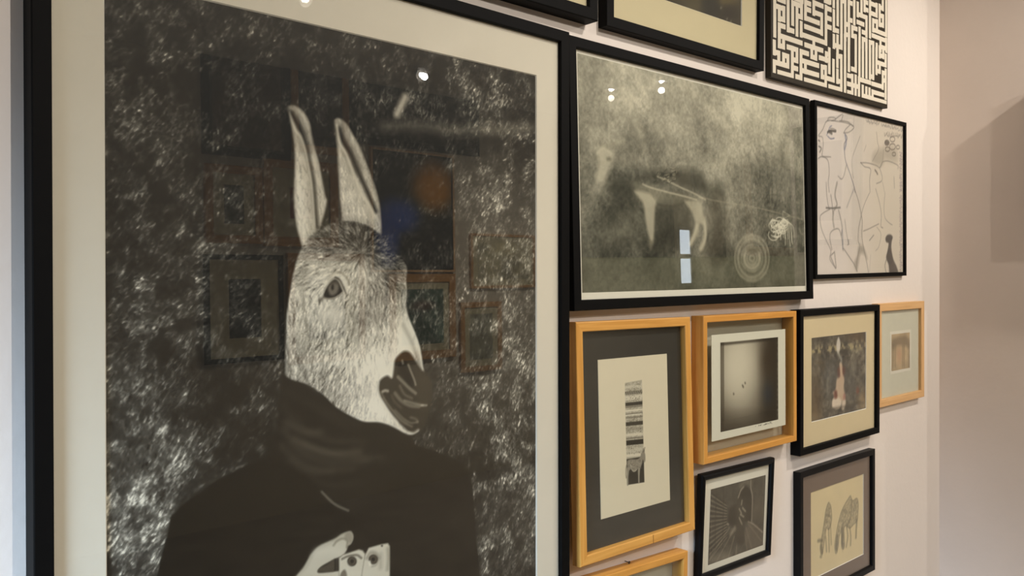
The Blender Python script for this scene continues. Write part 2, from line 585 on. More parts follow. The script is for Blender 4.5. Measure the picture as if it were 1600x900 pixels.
def paint_donkey():
    cv = Canvas(A, (rA[0] - .004, rA[1] + .004, rA[2] - .004, rA[3] + .004), yp, 0.00105)
    px, py = cv.pixels()
    # ---- rough stone wall
    n1, n2, n3 = cv.fb(.11, 4), cv.fb(.022, 4, .6), cv.fb(.007, 3, .7)
    rid = 1 - np.abs(cv.fb(.03, 4, .6) * 2 - 1)
    c1, c2 = cv.fb(.010, 3, .65), cv.fb(.005, 2, .7)
    crink = (1 - np.abs(2 * c1 - 1)) ** 7 * .6 + (1 - np.abs(2 * c2 - 1)) ** 6 * .5
    t = .035 + .10 * (n1 - .45) + .16 * np.maximum(n2 - .40, 0)
    bright = np.zeros_like(t)  # stone tones plus painted daylight at lower left, haze at right, dimmed middle
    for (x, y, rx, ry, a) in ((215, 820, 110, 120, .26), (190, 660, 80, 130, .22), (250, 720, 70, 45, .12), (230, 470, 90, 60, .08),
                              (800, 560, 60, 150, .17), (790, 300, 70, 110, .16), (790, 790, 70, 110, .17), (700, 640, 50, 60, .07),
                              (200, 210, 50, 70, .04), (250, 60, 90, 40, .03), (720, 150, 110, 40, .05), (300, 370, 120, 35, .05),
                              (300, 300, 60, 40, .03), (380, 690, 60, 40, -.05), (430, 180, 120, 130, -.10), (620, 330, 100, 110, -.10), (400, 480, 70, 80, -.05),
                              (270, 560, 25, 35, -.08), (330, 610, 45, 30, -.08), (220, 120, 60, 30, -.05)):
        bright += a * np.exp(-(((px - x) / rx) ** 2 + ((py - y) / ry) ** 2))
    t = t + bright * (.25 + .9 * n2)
    # light flecks where the stone catches the light
    def fang(x, z): return 1.10 + .35 * np.sin(x * 9 + z * 5) + .30 * np.sin(z * 23 - x * 8)
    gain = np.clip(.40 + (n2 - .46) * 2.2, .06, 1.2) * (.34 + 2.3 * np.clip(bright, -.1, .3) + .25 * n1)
    fl = cv.hairs(80000, fang, .0060, lambda x, z, r: r.exponential(.09, x.size) * (r.random(x.size) > .55), npts=8, seed=3)
    fd = cv.hairs(60000, fang, .007, lambda x, z, r: r.exponential(.035, x.size), npts=8, seed=4)
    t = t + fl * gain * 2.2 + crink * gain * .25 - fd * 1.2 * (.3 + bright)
    sp = cv.hairs(14000, fang, .0035, lambda x, z, r: r.exponential(.16, x.size), npts=5, seed=5)
    wide = fbm(cv.nz, cv.nx + cv.nz, .0042 / cv.p, cv.rng, 3, .7, 2.4)
    jj, ii = np.indices(t.shape)
    st = wide[jj, ii + cv.nz - 1 - (jj * .55).astype(int)]
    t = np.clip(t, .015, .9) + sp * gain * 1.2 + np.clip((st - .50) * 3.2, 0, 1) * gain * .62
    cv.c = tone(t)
    # joints, ledges and hollows of the masonry
    cv.line([(160, 406), (200, 411), (240, 414), (330, 418)], .006, (14, 13, 11), .65, .007)
    cv.line([(165, 190), (210, 262), (330, 258)], .004, (14, 13, 11), .35, .008)
    cv.line([(600, 198), (650, 196), (720, 204), (836, 199)], .012, (176, 168, 150), .42, .010)
    cv.line([(600, 212), (690, 222), (760, 218)], .009, (18, 17, 14), .5, .009)
    cv.line([(620, 178), (627, 165), (633, 152)], .011, (206, 198, 180), .8, .004)
    cv.line([(750, 780), (790, 775), (838, 782)], .006, (18, 17, 14), .55, .006)
    cv.line([(690, 650), (720, 690), (730, 760)], .008, (22, 20, 17), .4, .012)
    cv.line([(800, 210), (812, 260), (806, 300)], .005, (24, 22, 18), .4, .007)
    cv.poly([(640, 560), (680, 590), (690, 640), (660, 680), (640, 660)], (30, 28, 24), .45, .01)
    cv.poly([(300, 545), (322, 540), (338, 570), (318, 592), (300, 575)], (16, 15, 13), .5, .01)
    cv.line([(350, 590), (320, 615), (280, 640)], .006, (16, 15, 13), .5, .009)
    # ---- jacket and scarf
    jk = Z(220, 580, 2.8125, [(600, 340), (520, 395), (450, 420), (330, 480), (250, 540), (180, 590), (135, 635), (115, 720), (95, 800), (70, 900), (20, 1150), (0, 1500),
                              (1600, 1500), (1540, 1150), (1490, 900), (1475, 750), (1465, 600), (1455, 500), (1435, 430), (1380, 390), (1290, 350), (1200, 325), (1100, 300), (800, 250)])
    cv.poly(jk, (15, 13, 10), 1, .0015, smooth=False)
    sc = Z(220, 580, 2.8125, [(622, 8), (640, 20), (720, 60), (810, 120), (920, 195), (980, 218), (1060, 230), (1180, 285), (1200, 330), (1150, 440), (1040, 560), (930, 618), (850, 590), (790, 525), (740, 470), (640, 420), (590, 380), (600, 250), (612, 110)])
    ms = cv.mask_poly(sc, .003)
    cv.blend(ms, (19, 17, 14), 1)
    save = cv.c.copy()
    for k, (pl, al) in enumerate((
            ([(640, 225), (690, 255), (730, 270), (790, 265)], .5), ([(625, 150), (700, 235), (820, 300), (980, 310)], .28),
            ([(680, 300), (740, 335), (840, 362), (960, 352)], .6), ([(630, 260), (700, 350), (830, 400), (1000, 392)], .4),
            ([(620, 330), (700, 400), (790, 435), (930, 430)], .35), ([(640, 90), (760, 150), (880, 215), (960, 240)], .18),
            ([(760, 480), (840, 500), (960, 490)], .2), ([(660, 390), (740, 438), (840, 440)], .3),
            ([(720, 315), (800, 345), (900, 372), (1060, 380)], .35), ([(820, 555), (900, 575), (980, 570)], .12))):
        cv.line(Z(220, 580, 2.8125, pl), .006, (96, 88, 74), al, .006)
    cv.c = save * (1 - ms[..., None]) + cv.c * ms[..., None]
    cv.line(Z(220, 580, 2.8125, [(795, 530), (850, 583), (912, 613)]), .0022, (150, 142, 124), .8, .002)
    # ---- ears
    ear1 = Z(400, 140, 3.2156, [(160, 90), (172, 78), (195, 78), (225, 95), (255, 130), (275, 180), (285, 240), (300, 300), (320, 370), (335, 450), (350, 530), (359, 560), (350, 610), (335, 660), (322, 705), (300, 740), (262, 790), (236, 800),
                                (215, 740), (200, 680), (190, 600), (187, 520), (192, 400), (190, 280), (180, 210), (168, 150)])
    ear2 = Z(400, 140, 3.2156, [(391, 165), (396, 148), (410, 141), (430, 148), (460, 175), (490, 225), (520, 280), (550, 350), (580, 430), (605, 500), (620, 560), (628, 620), (628, 740), (560, 760), (440, 720), (428, 620), (420, 560), (415, 480), (410, 400), (405, 300), (398, 230)])
    up = lambda x, z: np.full_like(x, 1.75)
    for ear, base, groove, ridge, seed in (
            (ear1, .95, [(178, 120), (205, 165), (232, 225), (252, 290), (268, 370), (284, 450), (292, 530), (298, 610), (305, 690)],
             [(165, 120), (195, 200), (222, 235), (245, 300), (262, 380), (276, 460), (284, 540), (290, 640), (294, 710)], 21),
            (ear2, .84, [(415, 200), (440, 262), (474, 320), (505, 395), (535, 460), (566, 530), (600, 610)],
             [(405, 180), (420, 265), (450, 320), (476, 385), (502, 455), (528, 525), (565, 575), (600, 640)], 22)):
        m = cv.mask_poly(ear, .0014)
        save = cv.c.copy()
        tt = np.full(m.shape, base) + .10 * (cv.fb(.02, 3) - .5)
        tt = tt + cv.hairs(2600, up, .010, lambda x, z, r: r.normal(0, .06, x.size), ear, seed=seed)
        cv.c = tone(tt)
        g = Z(400, 140, 3.2156, groove)
        right = [(x + 5, y) for x, y in g]
        cv.line(right, .016, (120, 112, 96), .35, .012)
        cv.line(g, .0060, (20, 18, 15), .92, .003)
        cv.line(g[:4], .013, (34, 30, 25), .6, .008)
        cv.line(Z(400, 140, 3.2156, ridge), .0042, (226, 219, 200), .8, .002)
        cv.line([(x - 4, y + 6) for x, y in Z(400, 140, 3.2156, ridge[2:])], .010, (150, 142, 124), .35, .010)
        # darker rim along the outline
        q = smooth_pts(cv.L(ear), 5, True); w = cv.win(q, .01)
        rim = np.zeros(m.shape); rim[w] = np.exp(-(cv.dist(q, w, True) / .0028) ** 2)
        cv.blend(rim, (52, 47, 39), .5)
        cv.c = save * (1 - m[..., None]) + cv.c * m[..., None]
    # ---- head
    K2 = (420, 340, 2.5)
    head = Z(*K2, [(128, 118), (105, 180), (90, 250), (78, 320), (70, 385), (67, 460), (65, 550), (66, 600), (78, 628), (150, 652), (210, 690), (260, 738), (310, 770), (370, 797), (430, 800), (480, 815), (530, 842), (560, 848), (590, 832),
                   (612, 800), (630, 750), (638, 700), (636, 650), (622, 615), (606, 596), (598, 545), (590, 500), (572, 450), (548, 392), (537, 345), (540, 300), (537, 240), (540, 205), (532, 180), (505, 150), (470, 110), (430, 62), (380, 30), (320, 14), (255, 20), (205, 45), (160, 75)])
    m = cv.mask_poly(head, .0016)
    save = cv.c.copy()
    tt = .84 + .16 * (cv.fb(.03, 4) - .5)
    for (x, y, rx, ry, a) in ((575, 368, 62, 36, -.56), (540, 362, 60, 26, -.34), (615, 420, 22, 38, -.40), (500, 390, 30, 22, -.16), (600, 465, 36, 40, -.20),
                              (470, 420, 20, 30, -.08), (475, 560, 32, 60, -.12), (520, 610, 40, 40, -.12), (560, 505, 44, 38, -.12), (450, 590, 10, 60, -.10),
                              (518, 490, 26, 18, .16), (527, 437, 26, 12, .14), (490, 450, 18, 20, .10), (600, 575, 30, 44, .22), (590, 640, 34, 26, .20), (632, 522, 18, 30, .22), (560, 570, 34, 40, .10),
                              (640, 560, 12, 30, .2), (500, 520, 40, 25, .03)):
        tt += a * np.exp(-(((px - x) / rx) ** 2 + ((py - y) / ry) ** 2))
    cen = cv.L([(565, 395)])[0]
    def dirn(x, z):
        dx, dz = x - cen[0], z - cen[1]
        rad = np.arctan2(dz, dx)
        wgt = np.clip((-dz) / .10, 0, 1)
        return np.where(wgt > .5, -1.72 + .25 * np.sin(x * 40), rad)
    hv = lambda x, z, r: r.normal(0, .075, x.size)
    furm = np.ones(m.shape)
    for (x, y, rx, ry) in ((612, 610, 48, 75), (518, 492, 22, 15), (636, 520, 14, 40), (525, 440, 20, 10)):
        furm -= .85 * np.exp(-(((px - x) / rx) ** 2 + ((py - y) / ry) ** 2))
    fur = cv.hairs(15000, dirn, .011, hv, head, seed=31) + cv.hairs(5000, dirn, .016, lambda x, z, r: -r.exponential(.07, x.size), head, npts=13, seed=32) \
        + cv.hairs(5000, dirn, .010, lambda x, z, r: r.exponential(.07, x.size), head, seed=33)
    tt = tt + fur * np.clip(furm, .05, 1)
    cv.c = tone(tt)
    # bridge of the nose
    cv.line(Z(*K2, [(548, 410), (575, 470), (590, 530), (600, 590)]), .007, (232, 226, 208), .85, .004)
    cv.line(Z(*K2, [(525, 420), (555, 480), (578, 545), (592, 590)]), .003, (70, 63, 52), .6, .004)
    cv.line(Z(*K2, [(510, 400), (540, 450), (560, 510)]), .010, (222, 215, 197), .6, .008)
    # dark nostril and lips
    K3 = (570, 520, 5.294)
    nose = Z(*K3, [(290, 175), (330, 150), (375, 165), (420, 230), (465, 300), (490, 318), (560, 340), (585, 440), (580, 560), (550, 665), (505, 755), (445, 835), (385, 828), (330, 790), (265, 720), (215, 660), (160, 575), (125, 520), (112, 450), (130, 390), (185, 355), (225, 375), (240, 300), (250, 225)])
    cv.poly(nose, (44, 39, 31), .97, .0022)
    cv.poly(Z(*K3, [(440, 330), (540, 370), (556, 450), (545, 580), (500, 640), (440, 600), (430, 450)]), (62, 56, 45), .7, .006)
    cv.poly(Z(*K3, [(290, 260), (340, 255), (390, 330), (405, 430), (360, 440), (300, 380), (275, 330)]), (18, 16, 13), .9, .004)
    for pl, wd, cc, al in (([(275, 365), (320, 410), (370, 460), (420, 500)], .0050, (150, 142, 124), .7), ([(360, 265), (385, 330), (410, 390), (420, 430)], .0030, (170, 162, 143), .75),
                           ([(250, 500), (300, 560), (370, 600), (450, 610)], .0055, (150, 142, 124), .55), ([(290, 440), (330, 510), (390, 540)], .004, (120, 112, 96), .6),
                           ([(135, 490), (175, 570), (240, 660), (310, 735), (390, 775)], .0028, (140, 132, 114), .6), ([(155, 540), (215, 620), (275, 690), (350, 750)], .0022, (122, 114, 98), .6),
                           ([(250, 640), (310, 700), (380, 745), (440, 735)], .0026, (160, 152, 134), .5), ([(330, 560), (400, 580), (480, 600)], .0035, (176, 168, 150), .5),
                           ([(150, 485), (170, 478), (190, 482)], .004, (190, 182, 163), .8), ([(310, 230), (315, 255)], .0025, (180, 172, 153), .7),
                           ([(225, 520), (245, 570), (300, 620)], .003, (98, 90, 76), .6), ([(470, 600), (510, 600)], .003, (210, 202, 182), .6),
                           ([(380, 700), (425, 715), (435, 740)], .004, (130, 122, 106), .5)):
        cv.line(Z(*K3, pl), wd, cc, al, .0016)
    cv.line(Z(*K3, [(0, 735), (80, 730), (170, 752), (250, 790), (330, 830), (400, 838), (440, 815)]), .005, (230, 223, 205), .9, .003)
    cv.line(Z(*K3, [(112, 420), (112, 490), (150, 590), (215, 690), (300, 790)]), .003, (226, 219, 200), .7, .002)
    # eye
    K4 = (480, 400, 10.0)
    cv.poly(Z(*K4, [(255, 620), (262, 545), (300, 470), (350, 395), (420, 340), (480, 350), (520, 420), (560, 540), (520, 600), (450, 650), (360, 675), (290, 665)]), (34, 30, 25), .92, .0016)
    cv.poly(Z(*K4, [(330, 540), (335, 470), (375, 410), (440, 390), (485, 430), (490, 510), (460, 580), (400, 618), (355, 600)]), (118, 110, 98), 1, .002)
    cv.poly(Z(*K4, [(345, 430), (400, 380), (470, 390), (490, 440), (430, 430), (370, 460)]), (66, 60, 51), .75, .003)
    cv.poly(Z(*K4, [(375, 500), (395, 450), (415, 470), (410, 520), (388, 530)]), (34, 30, 26), .85, .0015)
    cv.line(Z(*K4, [(265, 655), (330, 665), (420, 655), (500, 610), (550, 570)]), .0017, (190, 182, 164), .8, .0012)
    cv.line(Z(*K4, [(258, 560), (330, 430), (400, 365), (450, 355), (500, 400), (545, 500), (590, 590)]), .0022, (218, 211, 192), .75, .0014)
    cv.line(Z(*K4, [(440, 330), (510, 370), (560, 470), (605, 580)]), .0022, (58, 52, 43), .75, .0014)
    cv.line(Z(*K4, [(330, 370), (400, 290), (470, 250), (560, 280), (630, 360), (660, 440)]), .0022, (96, 88, 74), .6, .002)
    cv.line(Z(*K4, [(300, 430), (380, 320), (450, 285), (530, 330), (590, 420), (630, 560)]), .0035, (226, 219, 200), .7, .002)
    cv.line(Z(*K4, [(200, 700), (255, 640)]), .003, (60, 54, 45), .7, .003)
    cv.line(Z(*K4, [(215, 620), (240, 580)]), .003, (232, 226, 208), .8, .002)
    cv.c = save * (1 - m[..., None]) + cv.c * m[..., None]
    # forelock: the dark crown overlaps the ear bases
    crown = Z(*K2, [(165, 80), (220, 40), (300, 14), (380, 22), (440, 60), (490, 125), (530, 180), (440, 190), (330, 160), (240, 130), (180, 110)])
    mc = cv.mask_poly(crown, .010)
    cf = .30 + cv.hairs(9000, dirn, .012, lambda x, z, r: r.normal(.0, .11, x.size), crown, seed=41)
    cv.c = cv.c * (1 - .6 * mc[..., None]) + tone(cf) * .6 * mc[..., None]
    # ---- hand and the two eye cards
    K5 = (440, 780, 7.5)
    hand = Z(*K5, [(60, 1200), (120, 980), (175, 895), (250, 805), (300, 720), (345, 645), (430, 555), (560, 490), (640, 450), (705, 405), (800, 375), (835, 410), (840, 460), (815, 520), (780, 550), (760, 605), (715, 660), (640, 695), (570, 730), (480, 780), (430, 830), (440, 860), (560, 850), (660, 840), (740, 830), (762, 870), (760, 960), (640, 1200)])
    cv.poly(hand, (196, 188, 168), 1, .0016)
    cv.poly(Z(*K5, [(430, 850), (450, 805), (520, 770), (600, 715), (625, 710), (625, 830), (560, 850)]), (74, 67, 56), .95, .002)
    cv.poly(Z(*K5, [(622, 700), (668, 690), (668, 835), (622, 835)]), (22, 20, 17), 1, .001, smooth=False)
    cv.line(Z(*K5, [(645, 695), (645, 835)]), .0012, (90, 82, 70), .8)
    cv.poly(Z(*K5, [(740, 420), (800, 380), (832, 415), (835, 470), (800, 530), (775, 480), (745, 455)]), (140, 132, 116), .8, .002)
    cv.line(Z(*K5, [(610, 540), (650, 490), (720, 460), (770, 490), (765, 560)]), .0022, (100, 92, 78), .7, .002)
    cv.line(Z(*K5, [(600, 480), (690, 425), (770, 395)]), .002, (120, 112, 96), .5, .003)
    cv.line(Z(*K5, [(345, 655), (420, 580), (560, 510)]), .004, (160, 152, 134), .5, .004)
    cv.line(Z(*K5, [(180, 900), (280, 790), (340, 680)]), .003, (150, 142, 124), .5, .004)
    cv.line(Z(*K5, [(420, 620), (560, 600), (680, 620)]), .008, (218, 211, 192), .5, .008)
    for pts in ([(672, 690), (720, 650), (905, 588), (950, 600), (980, 640), (965, 960), (900, 1200), (672, 1200)],
                [(975, 660), (1020, 570), (1160, 530), (1245, 515), (1268, 550), (1268, 1200), (940, 1200), (940, 880)]):
        cv.poly(Z(*K5, pts), (206, 198, 178), 1, .0012, smooth=False)
        q = Z(*K5, pts)
        cv.line(q + q[:1], .0014, (120, 112, 96), .55, .0012, smooth=False)
    cv.poly(Z(*K5, [(690, 880), (735, 825), (762, 870), (760, 960), (690, 980)]), (112, 104, 90), 1, .0015)
    cv.line(Z(*K5, [(710, 700), (780, 668), (880, 655), (935, 690)]), .0024, (74, 67, 56), .8, .0015)
    cv.line(Z(*K5, [(1000, 690), (1040, 630), (1100, 635), (1140, 690)]), .0030, (104, 96, 82), .6, .003)
    cv.line(Z(*K5, [(1160, 650), (1160, 800)]), .004, (150, 142, 126), .6, .004)
    cv.line(Z(*K5, [(1245, 580), (1250, 700), (1240, 820)]), .004, (130, 122, 106), .6, .003)
    for c, r in (((825, 728), 58), ((1075, 705), 58)):
        cv.poly(Z(*K5, cv.ell(c, r * .95, r)), (62, 56, 47), 1, .0012)
        cv.poly(Z(*K5, cv.ell(c, r * .62, r * .64)), (96, 88, 76), .8, .0012)
        cv.poly(Z(*K5, cv.ell(c, r * .36, r * .38)), (22, 20, 17), 1, .0012)
    cv.line(Z(*K5, [(1030, 735), (1037, 765)]), .0035, (228, 221, 202), .9, .001)
    cv.line(Z(*K5, [(1060, 790), (1110, 770), (1130, 720)]), .002, (150, 142, 126), .7, .0015)
    cv.line(Z(*K5, [(1172, 545), (1180, 548)]), .002, (40, 36, 30), .9, .001)
    return cv
paint_donkey().build('portrait_print', A)

# ================================================================== misty mule and cart
B = Frame('picture_frame', 'wide black framed misty print of a mule and cart wheel', 1.4174, 1.6734, 0.8050, 0.4662, 0.025, -1.10, 0.13)
B.bars(0.0185, 'black', 0)
B.pane(0.004)
yb = 0.0078
oB = B.inner()
B.board('paper_sheet', oB, yb + .0002, yb + .0014, M_PAPER)
B.backing(0.0095)
rB = B.rect([(901.5, 80), (1252.5, 172), (1258.5, 447), (910, 457)], yb)
def paint_mule():
    cv = Canvas(B, rB, yb, 0.0015)
    px, py = cv.pixels()
    n1, n2, n3 = cv.fb(.12, 5, .6), cv.fb(.035, 4, .6), cv.fb(.006, 3, .7)
    yy = (py - (85 + .25 * (px - 900)) ) / (455 - (85 + .25 * (px - 900)))
    t = .80 - .50 * np.clip(yy * 1.12, 0, 1) ** .9 + .66 * (n1 - .5) + .40 * (n2 - .5) + .38 * (n3 - .5)
    for (x, y, rx, ry, a) in ((935, 125, 26, 26, -.12), (1010, 190, 34, 34, -.10), (960, 170, 30, 25, .06), (1180, 170, 40, 25, .05), (1090, 190, 60, 30, .05),
                              (1030, 255, 40, 22, .12), (950, 330, 30, 25, -.12), (990, 300, 40, 26, -.14), (930, 375, 25, 20, .05), (1130, 255, 50, 30, .05),
                              (1240, 170, 20, 12, -.16), (1110, 330, 30, 20, .03), (1060, 370, 60, 20, -.10), (1000, 385, 70, 14, -.06), (1100, 300, 25, 18, -.10), (1190, 330, 30, 60, -.03)):
        t += a * np.exp(-(((px - x) / rx) ** 2 + ((py - y) / ry) ** 2))
    lo, hi = (46, 46, 38), (214, 207, 184)
    cv.c = tone(t, lo, hi)
    # floor line and rays of light
    m = np.clip((py - 402 + .012 * (px - 905)) / 2.5, 0, 1)
    cv.blend(m, (104, 106, 84), .45)
    for a, b, al in (((940, 70), (1000, 210), .22), ((975, 80), (1050, 240), .26), ((1060, 120), (1150, 215), .30), ((1010, 90), (1090, 225), .18), ((1110, 130), (1200, 230), .15), ((985, 150), (1005, 225), .3)):
        cv.line([a, b], .010, (220, 212, 186), al, .014, smooth=False)
    K = (900, 210, 4.5)
    # animal
    cv.poly(Z(*K, [(150, 115), (190, 88), (236, 104), (266, 132), (252, 200), (222, 282), (200, 335), (175, 348), (138, 312), (155, 230), (154, 160)]), (208, 200, 176), .7, .007)
    cv.line(Z(*K, [(150, 130), (190, 98), (245, 130)]), .003, (222, 214, 188), .5, .003)
    cv.line(Z(*K, [(190, 90), (240, 70), (330, 50)]), .004, (196, 188, 160), .4, .006)
    cv.line(Z(*K, [(275, 225), (255, 270), (230, 315)]), .002, (70, 68, 54), .5, .003)
    cv.poly(Z(*K, [(215, 165), (240, 160), (245, 180), (222, 185)]), (84, 82, 66), .6, .003)
    cv.poly(Z(*K, [(250, 300), (330, 310), (400, 350), (420, 430), (330, 430), (250, 380)]), (48, 48, 38), .6, .016)
    cv.poly(Z(*K, [(430, 290), (560, 260), (760, 250), (860, 260), (910, 330), (900, 400), (800, 390), (700, 340), (560, 330), (450, 330)]), (54, 52, 42), .65, .010)
    cv.poly(Z(*K, [(880, 360), (990, 350), (1040, 400), (1030, 450), (930, 440)]), (62, 60, 48), .5, .012)
    cv.poly(Z(*K, [(400, 330), (480, 350), (600, 380), (760, 430), (880, 460), (780, 470), (720, 495), (640, 506), (560, 492), (470, 480), (420, 430)]), (150, 144, 122), .5, .008)
    cv.line(Z(*K, [(545, 440), (570, 485), (640, 507), (720, 497), (785, 462)]), .002, (70, 68, 54), .6, .003)
    leg = [(412, 400), (470, 482), (488, 600), (505, 690), (522, 745), (545, 742), (550, 640), (556, 520), (562, 460), (500, 410)]
    cv.poly(Z(*K, [(250, 420), (420, 430), (480, 600), (500, 760), (300, 790), (140, 790), (180, 620)]), (60, 59, 47), .35, .03)
    cv.poly(Z(*K, [(560, 500), (780, 480), (830, 620), (790, 770), (600, 800), (550, 740)]), (52, 50, 40), .55, .02)
    cv.poly(Z(*K, [(925, 480), (1030, 470), (1040, 850), (900, 850), (935, 700)]), (60, 54, 42), .5, .02)
    cv.poly(Z(*K, leg), (196, 188, 164), .75, .004)
    cv.poly(Z(*K, [(510, 750), (518, 805), (532, 800), (545, 755)]), (160, 152, 130), .5, .004)
    cv.poly(Z(*K, [(765, 468), (812, 540), (838, 620), (825, 685), (795, 768), (815, 782), (858, 705), (870, 632), (895, 650), (893, 722), (862, 802), (890, 815), (915, 740), (917, 615), (886, 540), (872, 478)]), (188, 180, 156), .74, .004)
    cv.line(Z(*K, [(850, 640), (835, 700), (803, 772)]), .005, (216, 208, 182), .55, .004)
    cv.line(Z(*K, [(905, 620), (910, 730), (875, 810)]), .004, (216, 208, 182), .5, .004)
    cv.line(Z(*K, [(470, 350), (520, 372), (650, 408), (760, 435), (850, 460)]), .0028, (206, 198, 172), .75, .002)
    cv.line(Z(*K, [(570, 295), (640, 325), (740, 375), (830, 415), (910, 460)]), .0028, (206, 198, 172), .7, .002)
    cv.line(Z(*K, [(870, 440), (1000, 470), (1290, 520), (1600, 600)]), .0022, (190, 182, 156), .4, .002)
    r = np.random.default_rng(5)
    for k in range(34):
        x, y = r.uniform(560, 730), r.uniform(250, 330)
        cv.line(Z(*K, [(x, y), (x + r.uniform(-25, 25), y + r.uniform(-25, 25)), (x + r.uniform(-30, 30), y + r.uniform(-20, 20))]), .0014, (34, 33, 26) if k % 3 else (196, 188, 162), .5, .0014)
    # cart wheel
    W = (1060, 320, 6.0)
    for rx, ry, al, wd in ((160, 215, .35, .004), (130, 180, .3, .008), (100, 130, .28, .003), (72, 95, .35, .010), (45, 62, .4, .003), (22, 30, .4, .004)):
        e = cv.ell((690, 500), rx, ry, 28)
        cv.line(Z(*W, e + e[:1]), wd, (206, 198, 172), min(1, al * 1.5), .004)
    cv.poly(Z(*W, cv.ell((700, 425), 60, 28)), (66, 64, 50), .5, .006)
    # white scribbled knot
    for k in range(26):
        a0 = r.uniform(0, 6.28); c = (r.uniform(890, 1000), r.uniform(150, 280)); rr = r.uniform(15, 50)
        e = [(c[0] + rr * math.cos(a0 + t), c[1] + rr * 1.1 * math.sin(a0 + t)) for t in np.linspace(0, r.uniform(3, 6), 9)]
        cv.line(Z(*W, e), .0022, (224, 218, 196), .8, .0016)
    for k in range(9):
        x = 960 + k * 14
        cv.line(Z(*W, [(985, 130), (x, 200), (x + r.uniform(-10, 30), r.uniform(300, 385))]), .0020, (224, 218, 196), .8, .0016)
    cv.line(Z(*W, [(975, 130), (980, 60), (1045, 100), (985, 130)]), .0018, (206, 200, 176), .6, .0016, smooth=False)
    return cv
paint_mule().build('misty_print', B)

